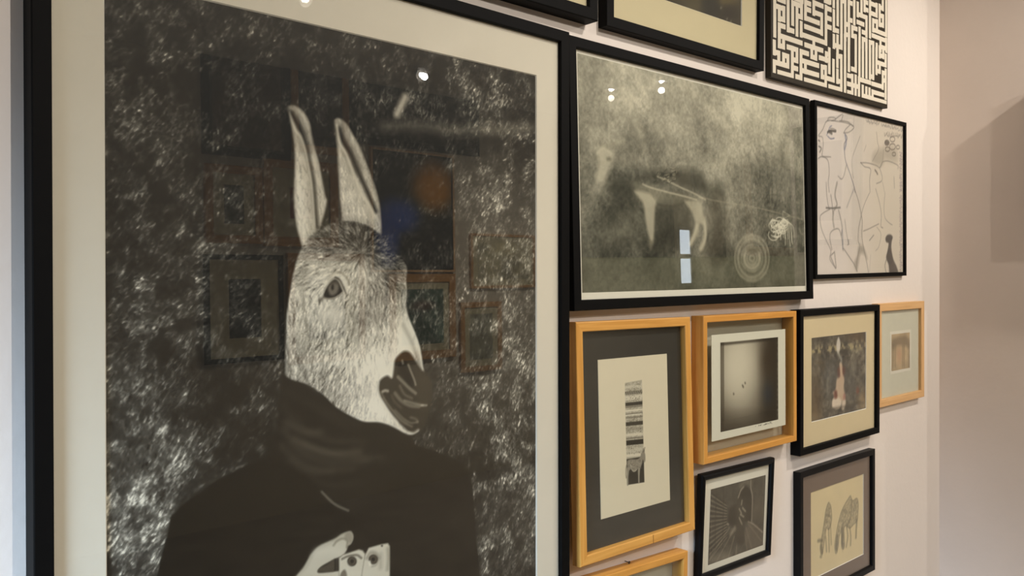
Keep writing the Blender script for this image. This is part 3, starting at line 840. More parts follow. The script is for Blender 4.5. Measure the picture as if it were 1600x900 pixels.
# ================================================================== camel pencil sketch
C = Frame('picture_frame', 'thin black framed pencil sketch of two camels with handwritten notes', 2.1122, 1.7017, 0.5087, 0.4244, 0.014, 0.25, 0.64)
C.bars(0.0105, 'black', 0, .001)
C.pane(0.003)
yc = 0.0062
C.backing(0.0075)
def paint_camels():
    o = C.inner()
    cv = Canvas(C, o, yc, 0.0019)
    px, py = cv.pixels()
    n = cv.fb(.10, 4)
    cv.c = np.asarray((224, 212, 204), float)[None, None] * np.ones((cv.nz, cv.nx, 1)) + (n - .5)[..., None] * 14
    cv.blend(np.clip((px - 1315) / 60, 0, 1), (216, 203, 180), .55)
    k5, k6 = (1270, 160, 6.427), (1270, 295, 6.207)
    g, d, bl = (104, 98, 94), (46, 42, 40), (74, 84, 122)
    def s(kk, pts, w=.0030, col=g, al=.8): cv.line(Z(*kk, pts), w * .75, col, al * .85, .0016)
    # big camel, head and neck
    s(k5, [(58, 330), (100, 270), (130, 200), (165, 180), (240, 190), (330, 205), (405, 235), (408, 262), (360, 300), (310, 305)])
    s(k5, [(150, 185), (160, 155), (210, 152), (230, 170), (190, 185)])
    s(k5, [(230, 165), (300, 118), (285, 190)])
    s(k5, [(270, 185), (350, 195), (405, 240)], .0036)
    s(k5, [(375, 225), (330, 270), (312, 305)])
    s(k5, [(320, 310), (345, 360), (315, 420), (318, 500), (330, 590), (375, 720), (410, 830), (425, 900)], .0042, (86, 84, 96))
    s(k5, [(325, 330), (335, 400), (320, 470)], .008, bl, .6)
    s(k5, [(140, 330), (170, 250), (190, 235)], .003, bl); s(k5, [(150, 300), (175, 285), (230, 290)], .008, d, .8); s(k5, [(150, 340), (180, 365), (215, 360)], .0035, bl, .8)
    s(k5, [(170, 300), (190, 310)], .010, d, .7); s(k5, [(175, 260), (210, 265), (235, 280)], .003, g)
    s(k5, [(60, 340), (95, 350), (105, 420), (95, 500), (100, 540), (180, 548)]); s(k5, [(55, 565), (90, 545), (150, 580), (165, 700), (155, 800), (165, 900)])
    s(k5, [(60, 440), (85, 460), (70, 500)], .004, d); s(k5, [(58, 380), (70, 390)], .005, d)
    s(k5, [(340, 620), (310, 740), (285, 770), (255, 740)], .003)
    s(k5, [(415, 140), (410, 230)], .002, g, .5)
    # second camel and lines
    s(k5, [(480, 605), (560, 610), (640, 635), (670, 655), (700, 600), (760, 590), (850, 630), (855, 665)]); s(k5, [(480, 605), (520, 645), (580, 670), (570, 780), (575, 900)])
    s(k5, [(670, 655), (695, 740), (690, 790), (640, 815)]); s(k5, [(625, 680), (640, 700), (650, 720)], .007, d, .7)
    s(k5, [(475, 340), (430, 460), (395, 570), (400, 720), (410, 760)], .0025, g, .6); s(k5, [(640, 300), (650, 400), (660, 470), (600, 590)], .003, g, .6); s(k5, [(710, 480), (700, 600), (680, 650)], .005, g, .5)
    s(k5, [(700, 800), (720, 900)], .002, g, .6); s(k5, [(815, 750), (820, 860)], .005, g, .5); s(k5, [(535, 430), (515, 490)], .002, g, .5)
    cv.poly(Z(*k5, [(620, 500), (700, 470), (715, 600), (660, 640), (600, 590)]), (150, 142, 128), .5, .010)
    cv.poly(Z(*k5, [(720, 440), (830, 460), (840, 590), (730, 570)]), (150, 142, 128), .45, .012)
    # handwriting, top right and down the margin
    r = np.random.default_rng(8)
    for (x0, x1, y0, sl) in ((535, 660, 195, .22), (690, 790, 235, .25), (800, 900, 265, .25), (720, 890, 330, .1)):
        x = x0
        while x < x1:
            yb_ = y0 + (x - x0) * sl
            s(k5, [(x, yb_ - r.uniform(10, 40)), (x + r.uniform(4, 14), yb_ + r.uniform(-5, 15)), (x + r.uniform(10, 28), yb_ - r.uniform(0, 25))], .0028, (90, 84, 80), .7)
            x += r.uniform(12, 22)
    for c, rr in (((745, 405), 22), ((800, 370), 25), ((800, 445), 30), ((855, 450), 18), ((815, 520), 18), ((750, 470), 22)):
        e = cv.ell(c, rr, rr, 10)
        s(k5, e + e[:1], .004, (70, 64, 60), .7)
    cv.poly(Z(*k5, cv.ell((745, 405), 22, 22)), (60, 56, 52), .7, .004)
    for (k_, xa, ya, yb_) in ((k5, 885, 500, 880), (k6, 855, 60, 800)):
        y = ya
        while y < yb_:
            s(k_, [(xa - r.uniform(5, 16), y), (xa + r.uniform(0, 14), y + r.uniform(4, 16)), (xa - r.uniform(2, 14), y + r.uniform(14, 26))], .0028, (120, 102, 116), .65)
            y += r.uniform(18, 34)
    # lower half: front legs
    s(k6, [(130, -60), (135, 60), (150, 160), (165, 200)]); s(k6, [(130, 185), (190, 188), (265, 182)], .006, (84, 80, 76), .8)
    s(k6, [(175, 60), (185, 130), (195, 240)], .004, g, .7); s(k6, [(235, -60), (215, 60), (235, 150), (210, 200)], .009, (120, 114, 108), .6)
    s(k6, [(160, 200), (95, 240), (70, 280), (85, 390), (130, 500), (175, 600), (165, 680), (220, 770)]); s(k6, [(185, 590), (165, 470), (185, 410), (250, 390), (280, 480), (295, 600)], .0034)
    s(k6, [(200, 220), (195, 300), (205, 370)], .010, (120, 114, 106), .5); s(k6, [(250, 210), (270, 290), (285, 380), (275, 450)], .006, g, .6); s(k6, [(285, 400), (290, 500), (290, 580)], .007, (110, 112, 124), .6)
    s(k6, [(210, 610), (215, 660), (225, 770), (190, 700), (175, 650), (210, 615)], .004)
    s(k6, [(310, 300), (325, 420), (345, 530), (335, 545)], .0028); s(k6, [(345, 500), (348, 535)], .006, g, .6)
    s(k6, [(300, 580), (360, 670), (400, 730), (430, 800)], .004)
    s(k6, [(400, -10), (440, 110), (470, 250), (480, 330), (475, 450), (490, 560), (520, 700), (540, 810)], .0036); s(k6, [(470, 260), (445, 380), (440, 500), (455, 560), (430, 680), (425, 790)], .0034)
    cv.poly(Z(*k6, [(445, 560), (490, 560), (530, 680), (500, 640), (460, 640), (430, 790), (400, 730), (430, 650)]), (132, 124, 112), .55, .006)
    s(k6, [(395, 10), (360, 100), (330, 180)], .007, (128, 124, 128), .5); s(k6, [(550, 40), (500, 150), (470, 250)], .0024)
    s(k6, [(610, 0), (650, 150), (665, 260), (660, 360), (680, 380)]); s(k6, [(700, 40), (690, 180), (700, 280), (740, 330), (770, 350)], .0024)
    s(k6, [(490, 410), (540, 390), (600, 360), (640, 340)], .0028); s(k6, [(590, 450), (550, 500)], .004); s(k6, [(620, 370), (660, 440), (640, 560), (610, 600)], .0022, g, .6); s(k6, [(560, 640), (550, 800)], .002, g, .4)
    # dark bird
    cv.poly(Z(*k6, [(705, 480), (725, 448), (755, 445), (775, 470), (765, 510), (762, 580), (780, 680), (815, 760), (825, 830), (750, 830), (735, 740), (722, 705), (712, 660), (725, 600), (735, 530), (712, 515)]), (70, 66, 64), .92, .003)
    s(k6, [(712, 690), (700, 750), (715, 830)], .004, (70, 66, 64)); s(k6, [(725, 720), (735, 790)], .006, (206, 196, 186), .8)
    return cv
paint_camels().build('pencil_sketch', C)

# ================================================================== square Kufic panel
D = Frame('lettering_panel', 'unglazed dark panel covered in cream square Kufic lettering', 1.9506, 2.238, 0.5824, 0.600, 0.016, 0.32, 0.51, cat='wall panel')
D.bw = 0
M_PANEL = plain('dark_panel', (44, 37, 26), 0.6, 0.2, 0.05, 30)
M_LETTER = plain('cream_lettering', (222, 212, 192), 0.7, 0.1, 0.02, 40)
D.put(box('panel_body', -D.w / 2, D.w / 2, 0.0, D.depth, -D.h / 2, D.h / 2, M_PANEL))
KA, KB, KC, KD = (1196, 0, 11.25), (1196, 60, 10.0), (1290, 0, 10.588), (1290, 80, 9.476)
STROKES = [
 (KA, [(160,-60,160,615),(160,105,320,150),(240,140,240,335),(320,150,320,350),(240,325,320,345),(230,-10,330,20),(240,440,325,470),(240,440,240,805),(240,625,625,755),(315,660,315,825),(240,800,315,825),
       (395,-60,395,525),(395,515,480,550),(475,55,475,410),(475,55,630,105),(550,80,550,600),(630,105,630,300),(550,275,630,300),(530,-12,640,8),(625,415,625,615),(625,605,1060,755),(1060,575,1060,760),
       (700,-60,700,320),(700,45,775,65),(700,155,775,180),(700,310,930,410),(845,45,845,235),(845,45,995,110),(845,215,985,265),(985,265,985,585),(700,460,985,580),(845,690,845,790),(1045,12,1110,40)]),
 (KB, [(135,60,135,225),(135,215,205,230),(205,230,205,390),(135,370,345,430),(280,260,280,410),(280,260,347,285),(347,285,347,430),(135,370,135,520),
       (205,525,417,600),(417,155,417,600),(350,135,488,180),(488,180,488,350),(417,325,488,350),(417,455,485,475),
       (485,595,552,620),(552,205,552,630),(552,205,655,240),(552,340,815,425),(620,370,620,520),(552,500,815,570),(620,645,937,745),(880,445,937,460),(880,445,880,600),(880,600,937,615),(937,455,937,745),
       (625,90,880,200),(720,140,720,285),(785,165,785,310),(720,285,785,310),(850,300,955,340)]),
 (KC, [(2,120,2,470),(2,130,75,160),(2,290,75,315),(2,430,75,460),(-10,5,70,30),(130,-60,130,95),(132,190,132,500),(132,490,197,515),(195,-60,195,395),(258,10,258,555),(320,20,320,335),(258,10,320,25),(380,-60,380,335),(380,40,425,55),(380,325,422,340),
       (470,-60,470,380),(527,65,527,250),(590,-60,590,235),(527,235,672,290),(672,290,672,585),(527,365,618,405),(612,530,672,555),(558,480,558,535),(437,455,505,480),(437,455,437,590),(437,590,495,610),(495,610,495,760),
       (640,-60,640,165),(640,30,680,45),(640,150,685,170),(730,35,730,600),(730,55,840,95),(840,85,840,255),(730,215,840,250),(782,340,782,500),(782,340,845,365),(845,355,845,490),(782,495,998,575),(890,100,890,410),(890,120,942,140),(942,-60,942,150),(890,255,945,275),(945,270,945,425),(890,400,945,425),(998,25,998,580),
       (320,395,320,640),(320,395,382,415),(382,415,382,700),(320,570,382,585),(132,600,132,770),(192,610,192,900),(257,625,257,780),(132,745,257,785),(558,600,558,760),(612,650,612,800),(668,665,668,820),(612,650,668,665),(728,700,728,850),(783,715,783,850),(728,700,783,715),(840,745,840,900),
       (775,595,998,670),(998,660,998,840),(903,700,903,830),(903,775,998,805),(890,790,890,900),(948,800,948,920)]),
 (KD, [(50,-20,50,305),(5,40,5,135),(5,40,50,50),(5,130,50,140),(0,395,112,430),(112,150,112,430),(55,520,228,580),(228,300,228,585),(170,295,170,450),(170,440,228,455),(283,-100,283,600),(170,60,170,215),(228,80,228,235),(170,70,228,85),
       (340,-100,340,275),(390,262,442,280),(442,-100,442,285),(497,-60,497,345),(548,-40,548,360),(600,-40,600,375),(652,-20,652,390),(700,-20,700,395),(652,370,700,385),
       (330,362,390,378),(330,485,490,530),(330,610,390,625),(390,370,390,640),(440,380,440,655),(490,410,490,670),(490,415,652,465),(545,530,545,680),(598,555,598,670),(645,570,645,690),(545,660,690,700),(690,600,690,710),(690,600,850,650),(690,705,885,765),
       (885,290,885,690),(842,330,842,540),(842,430,885,440),(842,318,885,330),(690,482,842,530),(748,-20,748,320),(748,165,885,205),(885,70,885,210),(748,290,797,303),(797,180,797,300),(797,30,797,75),(850,40,850,85),(797,62,850,78)]),
]
def lettering():
    hw, hh = 0.0062, 0.0058
    rects = []
    lim = (-D.w / 2 + .004, D.w / 2 - .003, -D.h / 2 + .010, D.h / 2 - .008)
    for k, segs in STROKES:
        for (x1, y1, x2, y2) in segs:
            q = D.loc(Z(*k, [(x1, y1), (x2, y2)]), 0.0)
            vert = abs(x1 - x2) < 1
            if vert:
                x = q[:, 0].mean(); q[:, 0] = x
            else:
                q[:, 1] = q[:, 1].mean()
            a, b = q.min(0) - (hw, hh), q.max(0) + (hw, hh)
            if y1 < -30: b[1] += .02
            r = (max(a[0], lim[0]), min(b[0], lim[1]), max(a[1], lim[2]), min(b[1], lim[3]))
            if r[1] > r[0] and r[3] > r[2]: rects.append(r)
    return rects
LR = lettering()
# the rows above the upper edge of the view carry on in the same hand
qz = D.loc([(1207, -4), (1386, -4)], 0.0)
def ztop(x): return qz[0, 1] + (qz[1, 1] - qz[0, 1]) * (x - qz[0, 0]) / (qz[1, 0] - qz[0, 0])
rows = []
for k in range(4):
    for r in LR:
        zt = ztop((r[0] + r[1]) / 2)
        lo = -1 if k == 0 else zt + .17 * (k - 1)
        z0, z1 = max(r[2] + .17 * k, lo), min(r[3] + .17 * k, zt + .17 * k, D.h / 2 - .008)
        if z1 - z0 > .004: rows.append((r[0], r[1], z0, z1))
LR = rows
o = boxes('lettering', LR, -0.0006, 0.0005, M_LETTER, step=2e-6)
o['label'] = 'cream angular lettering'
D.put(o)
# ================================================================== top frames, cut by the upper edge of the view
E_ = Frame('picture_frame', 'black frame with cream mat hanging above the donkey portrait', 0.7889, 2.2193, 0.5784, 0.5622, 0.030, 0, -0.07)
E_.bars(0.0205, 'black', 0)
E_.pane(0.0045)
iE = E_.inner()
rE = (iE[0] + .09, iE[1] - .085, iE[2] + .10, iE[3] - .09)
E_.mat_window(rE, 0.008, M_CREAM)
E_.backing(0.0125)
cv = Canvas(E_, (rE[0] - .004, rE[1] + .004, rE[2] - .004, rE[3] + .004), 0.0105, 0.004)
cv.c = tone(.25 + .5 * (cv.fb(.15, 4) - .3) * np.linspace(1.2, .4, cv.nz)[:, None])
cv.build('photo_print', E_)

F_ = Frame('picture_frame', 'black frame with cream mat around a dark photograph beside the lettering panel', 1.3662, 2.1957, 0.5123, 0.5119, 0.024, 0.72, 0.24)
F_.bars(0.0195, 'black', 0)
F_.pane(0.0045)
qF = F_.loc([(1158, 41.7)], 0.0095)[0]
iF = F_.inner()
rF = (iF[0] + (iF[1] - qF[0]), qF[0], qF[1], iF[3] - .06)
F_.mat_window(rF, 0.0075, M_CREAM)
F_.backing(0.0115)
cv = Canvas(F_, (rF[0] - .004, rF[1] + .004, rF[2] - .004, rF[3] + .004), 0.0097, 0.0022)
px, py = cv.pixels()
n = cv.fb(.09, 4)
cv.c = np.asarray((50, 44, 30), float) * (.55 + .9 * n)[..., None]
cv.blob(px, py, (1085, 8), 14, 14, (88, 80, 52), .6)
cv.blob(px, py, (1135, 2), 20, 6, (104, 90, 52), .7)
cv.blob(px, py, (1140, 22), 16, 12, (24, 18, 14), .7)
cv.poly([(1105, -30), (1125, 12), (1118, 30), (1098, 20)], (22, 22, 18), .7, .012)
for q in ((1135.5, 30), (1141.5, 34), (1126, 13)):
    cv.line([q, (q[0] + 1.2, q[1] - 1.5)], .003, (170, 166, 150), .7, .002)
cv.build('photo_print', F_)

# ================================================================== honey wood frame with charcoal mat
G = Frame('picture_frame', 'honey wood frame with charcoal mat around a patterned donkey column', 1.1892, 1.2100, 0.3259, 0.4170, 0.026, -1.77, -0.64)
G.bars(0.0175, 'honey_pine', 0, .002)
G.pane(0.0085)
G.board('mat_board', G.inner(), 0.0125, 0.014, M_CHAR)
G.backing(0.0145)
yg = 0.0115
rG = G.rect([(932.7, 563), (1041, 552.3), (1048, 781), (940.7, 811.3)], yg)
G.board('paper_sheet', rG, yg + .0001, 0.0124, M_IVPAPER)
# short darker seam of a repair in the bottom rail
qs = G.loc([(1021, 838), (1021, 851)], -0.0002)
G.put(box('rail_joint', qs[:, 0].mean() - .0006, qs[:, 0].mean() + .0006, -0.0003, 0.004, -G.h / 2 + .0008, -G.h / 2 + G.bw - .001, plain('joint_dark_wood', (120, 76, 26), .7)))
K = (960, 590, 5.138)
def paint_column():
    q = G.loc(Z(*K, [(84, 38), (222, 30), (250, 835), (95, 865)]), yg)
    r = (q[:, 0].min() - .008, q[:, 0].max() + .004, q[:, 1].min() - .004, q[:, 1].max() + .004)
    cv = Canvas(G, r, yg, 0.0008, base=(224, 212, 184))
    def band(y0, y1, col, al=1.0, tilt=-14):
        # x edges drift with the sheet's perspective
        def ex(y): return 84 + (y - 38) * .0225, 220 + (y - 30) * .0250
        a0, b0 = ex(y0); a1, b1 = ex(y1)
        cv.poly(Z(*K, [(a0, y0), (b0, y0 + tilt), (b1, y1 + tilt), (a1, y1)]), col, al, .0008, smooth=False)
    band(44, 862, (176, 168, 148), 1, -26)
    rn = np.random.default_rng(4)
    tex = cv.fb(.0028, 2, .8)
    m = cv.mask_poly(Z(*K, [(86, 44), (220, 32), (232, 560), (100, 640)]), .0008, False)
    cv.c = cv.c + (m * (tex - .5) * 80)[..., None]
    for y0, y1, c in ((68, 90, (206, 198, 176)), (115, 140, (60, 55, 46)), (150, 185, (214, 205, 183)), (203, 230, (34, 31, 26)), (262, 276, (226, 216, 192)), (232, 246, (120, 113, 98)), (290, 300, (120, 113, 98)), (318, 330, (128, 120, 104)), (360, 390, (52, 48, 40)),
                      (405, 430, (156, 148, 130)), (452, 474, (218, 208, 184)), (486, 496, (110, 103, 90)), (506, 545, (34, 31, 26)), (575, 600, (196, 188, 166)), (616, 640, (222, 212, 188)), (655, 862, (40, 37, 31))):
        band(y0, y1, c, .85 if y1 - y0 < 30 else .95, -14 if y0 < 640 else -22)
    for k in range(9):
        x = 92 + k * 14.5
        cv.line(Z(*K, [(x, 138 - k * 1.5), (x + 9, 118 - k * 1.5)]), .0016, (206, 198, 176), .8, .0008)
        cv.line(Z(*K, [(x, 304 - k * 1.5), (x + 7, 303 - k * 1.5)]), .0022, (226, 218, 196), .9, .0008)
    for k in range(150):
        x, y = rn.uniform(90, 222), rn.choice([rn.uniform(50, 110), rn.uniform(146, 190), rn.uniform(310, 355), rn.uniform(395, 445), rn.uniform(548, 610)])
        cv.line(Z(*K, [(x, y), (x + rn.uniform(-6, 6), y + rn.uniform(-7, 7))]), .0008, (72, 66, 56), .55, .0007)
    # donkey
    f = (140, 132, 116)
    cv.poly(Z(*K, [(104, 672), (130, 655), (180, 655), (205, 640), (215, 610), (228, 595), (240, 575), (243, 600), (248, 625), (248, 665), (240, 680), (228, 660), (222, 690), (205, 735), (185, 730), (175, 750), (150, 756), (135, 735), (118, 745), (106, 720)]), f, 1, .0012)
    cv.poly(Z(*K, [(104, 720), (118, 735), (112, 800), (112, 860), (102, 860), (100, 780)]), (152, 144, 127), 1, .0012)
    cv.poly(Z(*K, [(190, 725), (205, 730), (202, 800), (202, 842), (192, 842), (190, 790)]), (152, 144, 127), 1, .0012)
    cv.line(Z(*K, [(102, 690), (94, 720), (92, 770), (95, 805)]), .0016, (96, 89, 76), .9, .001)
    cv.line(Z(*K, [(228, 598), (232, 570)]), .0016, (80, 74, 62), .9, .001); cv.line(Z(*K, [(238, 590), (244, 562)]), .0016, (80, 74, 62), .9, .001)
    for k in range(60):
        x, y = rn.uniform(108, 220), rn.uniform(662, 735)
        cv.line(Z(*K, [(x, y), (x + rn.uniform(-5, 5), y + rn.uniform(-5, 5))]), .0008, (196, 188, 168) if k % 2 else (82, 76, 66), .6, .0007)
    cv.line(Z(*K, [(130, 700), (140, 740), (160, 752), (182, 735)]), .0012, (206, 198, 178), .8, .0008)
    return cv
paint_column().build('patterned_drawing', G)

# ================================================================== honey wood box frame, sheet floating between glass
H = Frame('picture_frame', 'honey wood box frame with a pale instant photograph floating in clear glass', 1.5626, 1.2685, 0.3586, 0.2954, 0.030, -0.17, -0.27)
H.bars(0.0132, 'honey_oak', 0, .0015)
H.pane(0.0060, M_GREEN, 'front_glass')
H.pane(0.0112, M_GREEN, 'rear_glass')
yh = 0.0088
rH = H.rect([(1111.7, 523.9), (1227.5, 513.9), (1227, 663.9), (1112.2, 690.3)], yh)
H.board('paper_sheet', rH, yh + .0001, 0.0096, M_PAPER)
rHi = H.rect([(1125, 535), (1215.8, 527), (1215.8, 655.5), (1126.4, 675.3)], yh)
def paint_instant():
    cv = Canvas(H, (rHi[0], rHi[1], rHi[2], rHi[3]), yh, 0.0018)
    px, py = cv.pixels()
    u = (px - 1125) / 91; v = (py - 531) / 132
    t = .26 + .72 * np.exp(-(((u - .32) / .42) ** 2 + ((v - .30) / .62) ** 2) ** 1.5) + .05 * (cv.fb(.05, 3) - .5)
    t = np.where(u < .07, t * .45 + .06, t)
    t -= .22 * np.clip((u - .62) / .2, 0, 1) * (1 - np.clip((u - 1.0) / .1, 0, 1))
    t = t * (1 - .55 * np.clip((v - .78) / .3, 0, 1))
    cv.c = tone(t, (46, 38, 30), (224, 214, 194))
    cv.blob(px, py, (1200, 565), 12, 30, (58, 46, 36), .75)
    cv.blob(px, py, (1200, 615), 9, 18, (44, 52, 66), .6)
    cv.line([(1126, 538), (1216, 529)], .004, (40, 34, 28), .9, .003)
    for q in ((1160, 602), (1164, 598), (1146, 615), (1161, 604)):
        cv.line([q, (q[0] + .6, q[1] + 1)], .003, (40, 34, 28), .8, .002)
    r = np.random.default_rng(2)
    for k in range(16):
        y = 535 + k * 8
        cv.line([(1214.5, y), (1214.5, y + r.uniform(1, 5))], .002, (200, 190, 170), .6, .001)
    cv.line([(1124.5, 530), (1124.5, 680)], .003, (60, 50, 40), .6, .003)
    return cv
paint_instant().build('instant_photograph', H)
# pencilled note on the lower margin
rn = np.random.default_rng(3)
q = H.loc([(1179, 667.5), (1206, 661)], yh)
rr = []
xx = q[0, 0]
while xx < q[1, 0]:
    if rn.random() > .18:
        zc = q[0, 1] + (q[1, 1] - q[0, 1]) * .5 + rn.uniform(-.001, .001)
        rr.append((xx, xx + rn.uniform(.001, .0035), zc, zc + rn.uniform(.0008, .0032)))
    xx += rn.uniform(.003, .005)
H.put(boxes('pencil_note', rr, yh - .0001, yh + .0001, plain('pencil_grey', (96, 90, 84), .7)))

# ================================================================== black frame with a pale figure
I_ = Frame('picture_frame', 'black frame with wide cream mat around a pale veiled figure', 1.9693, 1.2485, 0.4079, 0.3369, 0.026, 0.24, 0.12)
I_.bars(0.0155, 'black', 0)
I_.pane(0.0045)
yi = 0.0100
rI = I_.rect([(1267.6, 527.3), (1352.8, 519.2), (1354.3, 639), (1268.4, 659.4)], 0.008)
I_.mat_window(rI, 0.008, M_CREAM2, .0015)
I_.backing(0.012)
def paint_figure():
    cv = Canvas(I_, (rI[0] - .003, rI[1] + .003, rI[2] - .003, rI[3] + .003), yi, 0.0019)
    px, py = cv.pixels()
    n, n2 = cv.fb(.07, 4), cv.fb(.014, 3, .7)
    cv.c = np.asarray((112, 106, 90), float) * (.52 + .6 * n + 1.3 * (n2 - .5))[..., None]
    cv.blob(px, py, (1275, 630), 10, 45, (92, 70, 40), .7); cv.blob(px, py, (1340, 525), 20, 8, (70, 52, 30), .8); cv.blob(px, py, (1300, 590), 16, 35, (92, 94, 90), .6)
    cv.blob(px, py, (1330, 600), 16, 35, (84, 84, 80), .5); cv.blob(px, py, (1348, 625), 8, 16, (150, 126, 90), .8); cv.blob(px, py, (1275, 650), 8, 8, (130, 110, 78), .7)
    m = np.exp(-((py - 548 + .1 * (px - 1268)) / 6) ** 2) * np.clip((n2 - .45) * 6, 0, 1)
    cv.blend(m, (176, 160, 116), .8)
    for k in range(7):
        cv.line(Z(1260, 510, 5.81, [(55 + k * 10, 360), (70 + k * 12, 320), (120 + k * 10, 340), (150, 400)]), .003, (120, 104, 74) if k % 2 else (58, 50, 40), .4, .003)
    kk = (1260, 510, 5.81)
    cv.poly(Z(*kk, [(290, 95), (303, 120), (310, 170), (298, 225), (285, 240), (275, 215), (272, 165), (278, 130)]), (214, 204, 190), .95, .003)
    cv.line(Z(*kk, [(290, 245), (300, 275), (315, 300), (312, 335)]), .010, (166, 164, 152), .7, .004); cv.line(Z(*kk, [(285, 260), (305, 310)]), .003, (60, 58, 50), .7, .003)
    cv.poly(Z(*kk, [(285, 375), (345, 370), (350, 420), (330, 470), (290, 470)]), (96, 50, 42), .75, .005)
    cv.poly(Z(*kk, [(300, 340), (325, 345), (328, 420), (345, 480), (340, 560), (350, 640), (355, 700), (335, 755), (320, 740), (325, 680), (290, 740), (240, 735), (235, 690), (250, 640), (240, 600), (265, 570), (275, 480), (305, 450)]), (206, 178, 150), .9, .004)
    cv.poly(Z(*kk, [(240, 660), (300, 650), (320, 690), (300, 740), (240, 735)]), (220, 204, 184), .9, .004); cv.poly(Z(*kk, [(325, 680), (352, 670), (352, 710), (330, 755)]), (212, 196, 176), .9, .003)
    cv.poly(Z(*kk, [(255, 590), (275, 585), (280, 640), (260, 655), (250, 625)]), (96, 44, 34), .85, .004); cv.poly(Z(*kk, [(335, 620), (352, 610), (355, 650), (335, 665)]), (160, 100, 90), .7, .004)
    cv.poly(Z(*kk, [(455, 560), (475, 555), (475, 600), (455, 610)]), (110, 52, 36), .7, .004); cv.poly(Z(*kk, [(355, 560), (372, 555), (375, 590), (360, 600)]), (46, 40, 38), .7, .004)
    cv.line(Z(*kk, [(200, 780), (270, 740), (400, 720), (470, 690), (520, 695)]), .004, (44, 38, 30), .5, .005)
    return cv
paint_figure().build('figure_print', I_)

# ================================================================== small pale wood frame
J = Frame('picture_frame', 'small pale wood frame with a tiny faded drawing, rightmost on the wall', 2.3298, 1.2812, 0.2947, 0.2754, 0.018, 0, 0.06)
J.bars(0.0205, 'pale_birch', 0, .0015)
J.pane(0.0045)
J.board('mat_board', J.inner(), 0.0085, 0.010, M_PALE)
J.backing(0.0105)
yj = 0.0078
rJ = J.rect([(1392.7, 522), (1421.6, 520), (1421.6, 575.6), (1393.3, 579)], yj)
b_ = .008
J.board('paper_sheet', (rJ[0] - b_, rJ[1] + b_, rJ[2] - b_, rJ[3] + b_), 0.0080, 0.0085, M_PAPER)
cv = Canvas(J, rJ, yj, 0.0022)
px, py = cv.pixels()
cv.c = np.asarray((188, 164, 128), float) * (.85 + .3 * cv.fb(.03, 3))[..., None]
cv.poly([(1394, 533), (1400, 527), (1412, 525), (1421, 530), (1420, 545), (1414, 540), (1400, 541), (1395, 546)], (120, 104, 82), .7, .006)
for x in (1395.5, 1399, 1410.5, 1413, 1420.5):
    cv.line([(x, 540), (x - .3, 572)], .006, (112, 96, 74), .6, .006)
cv.blob(px, py, (1405, 555), 4, 12, (196, 150, 118), .8)
cv.build('faded_drawing', J)

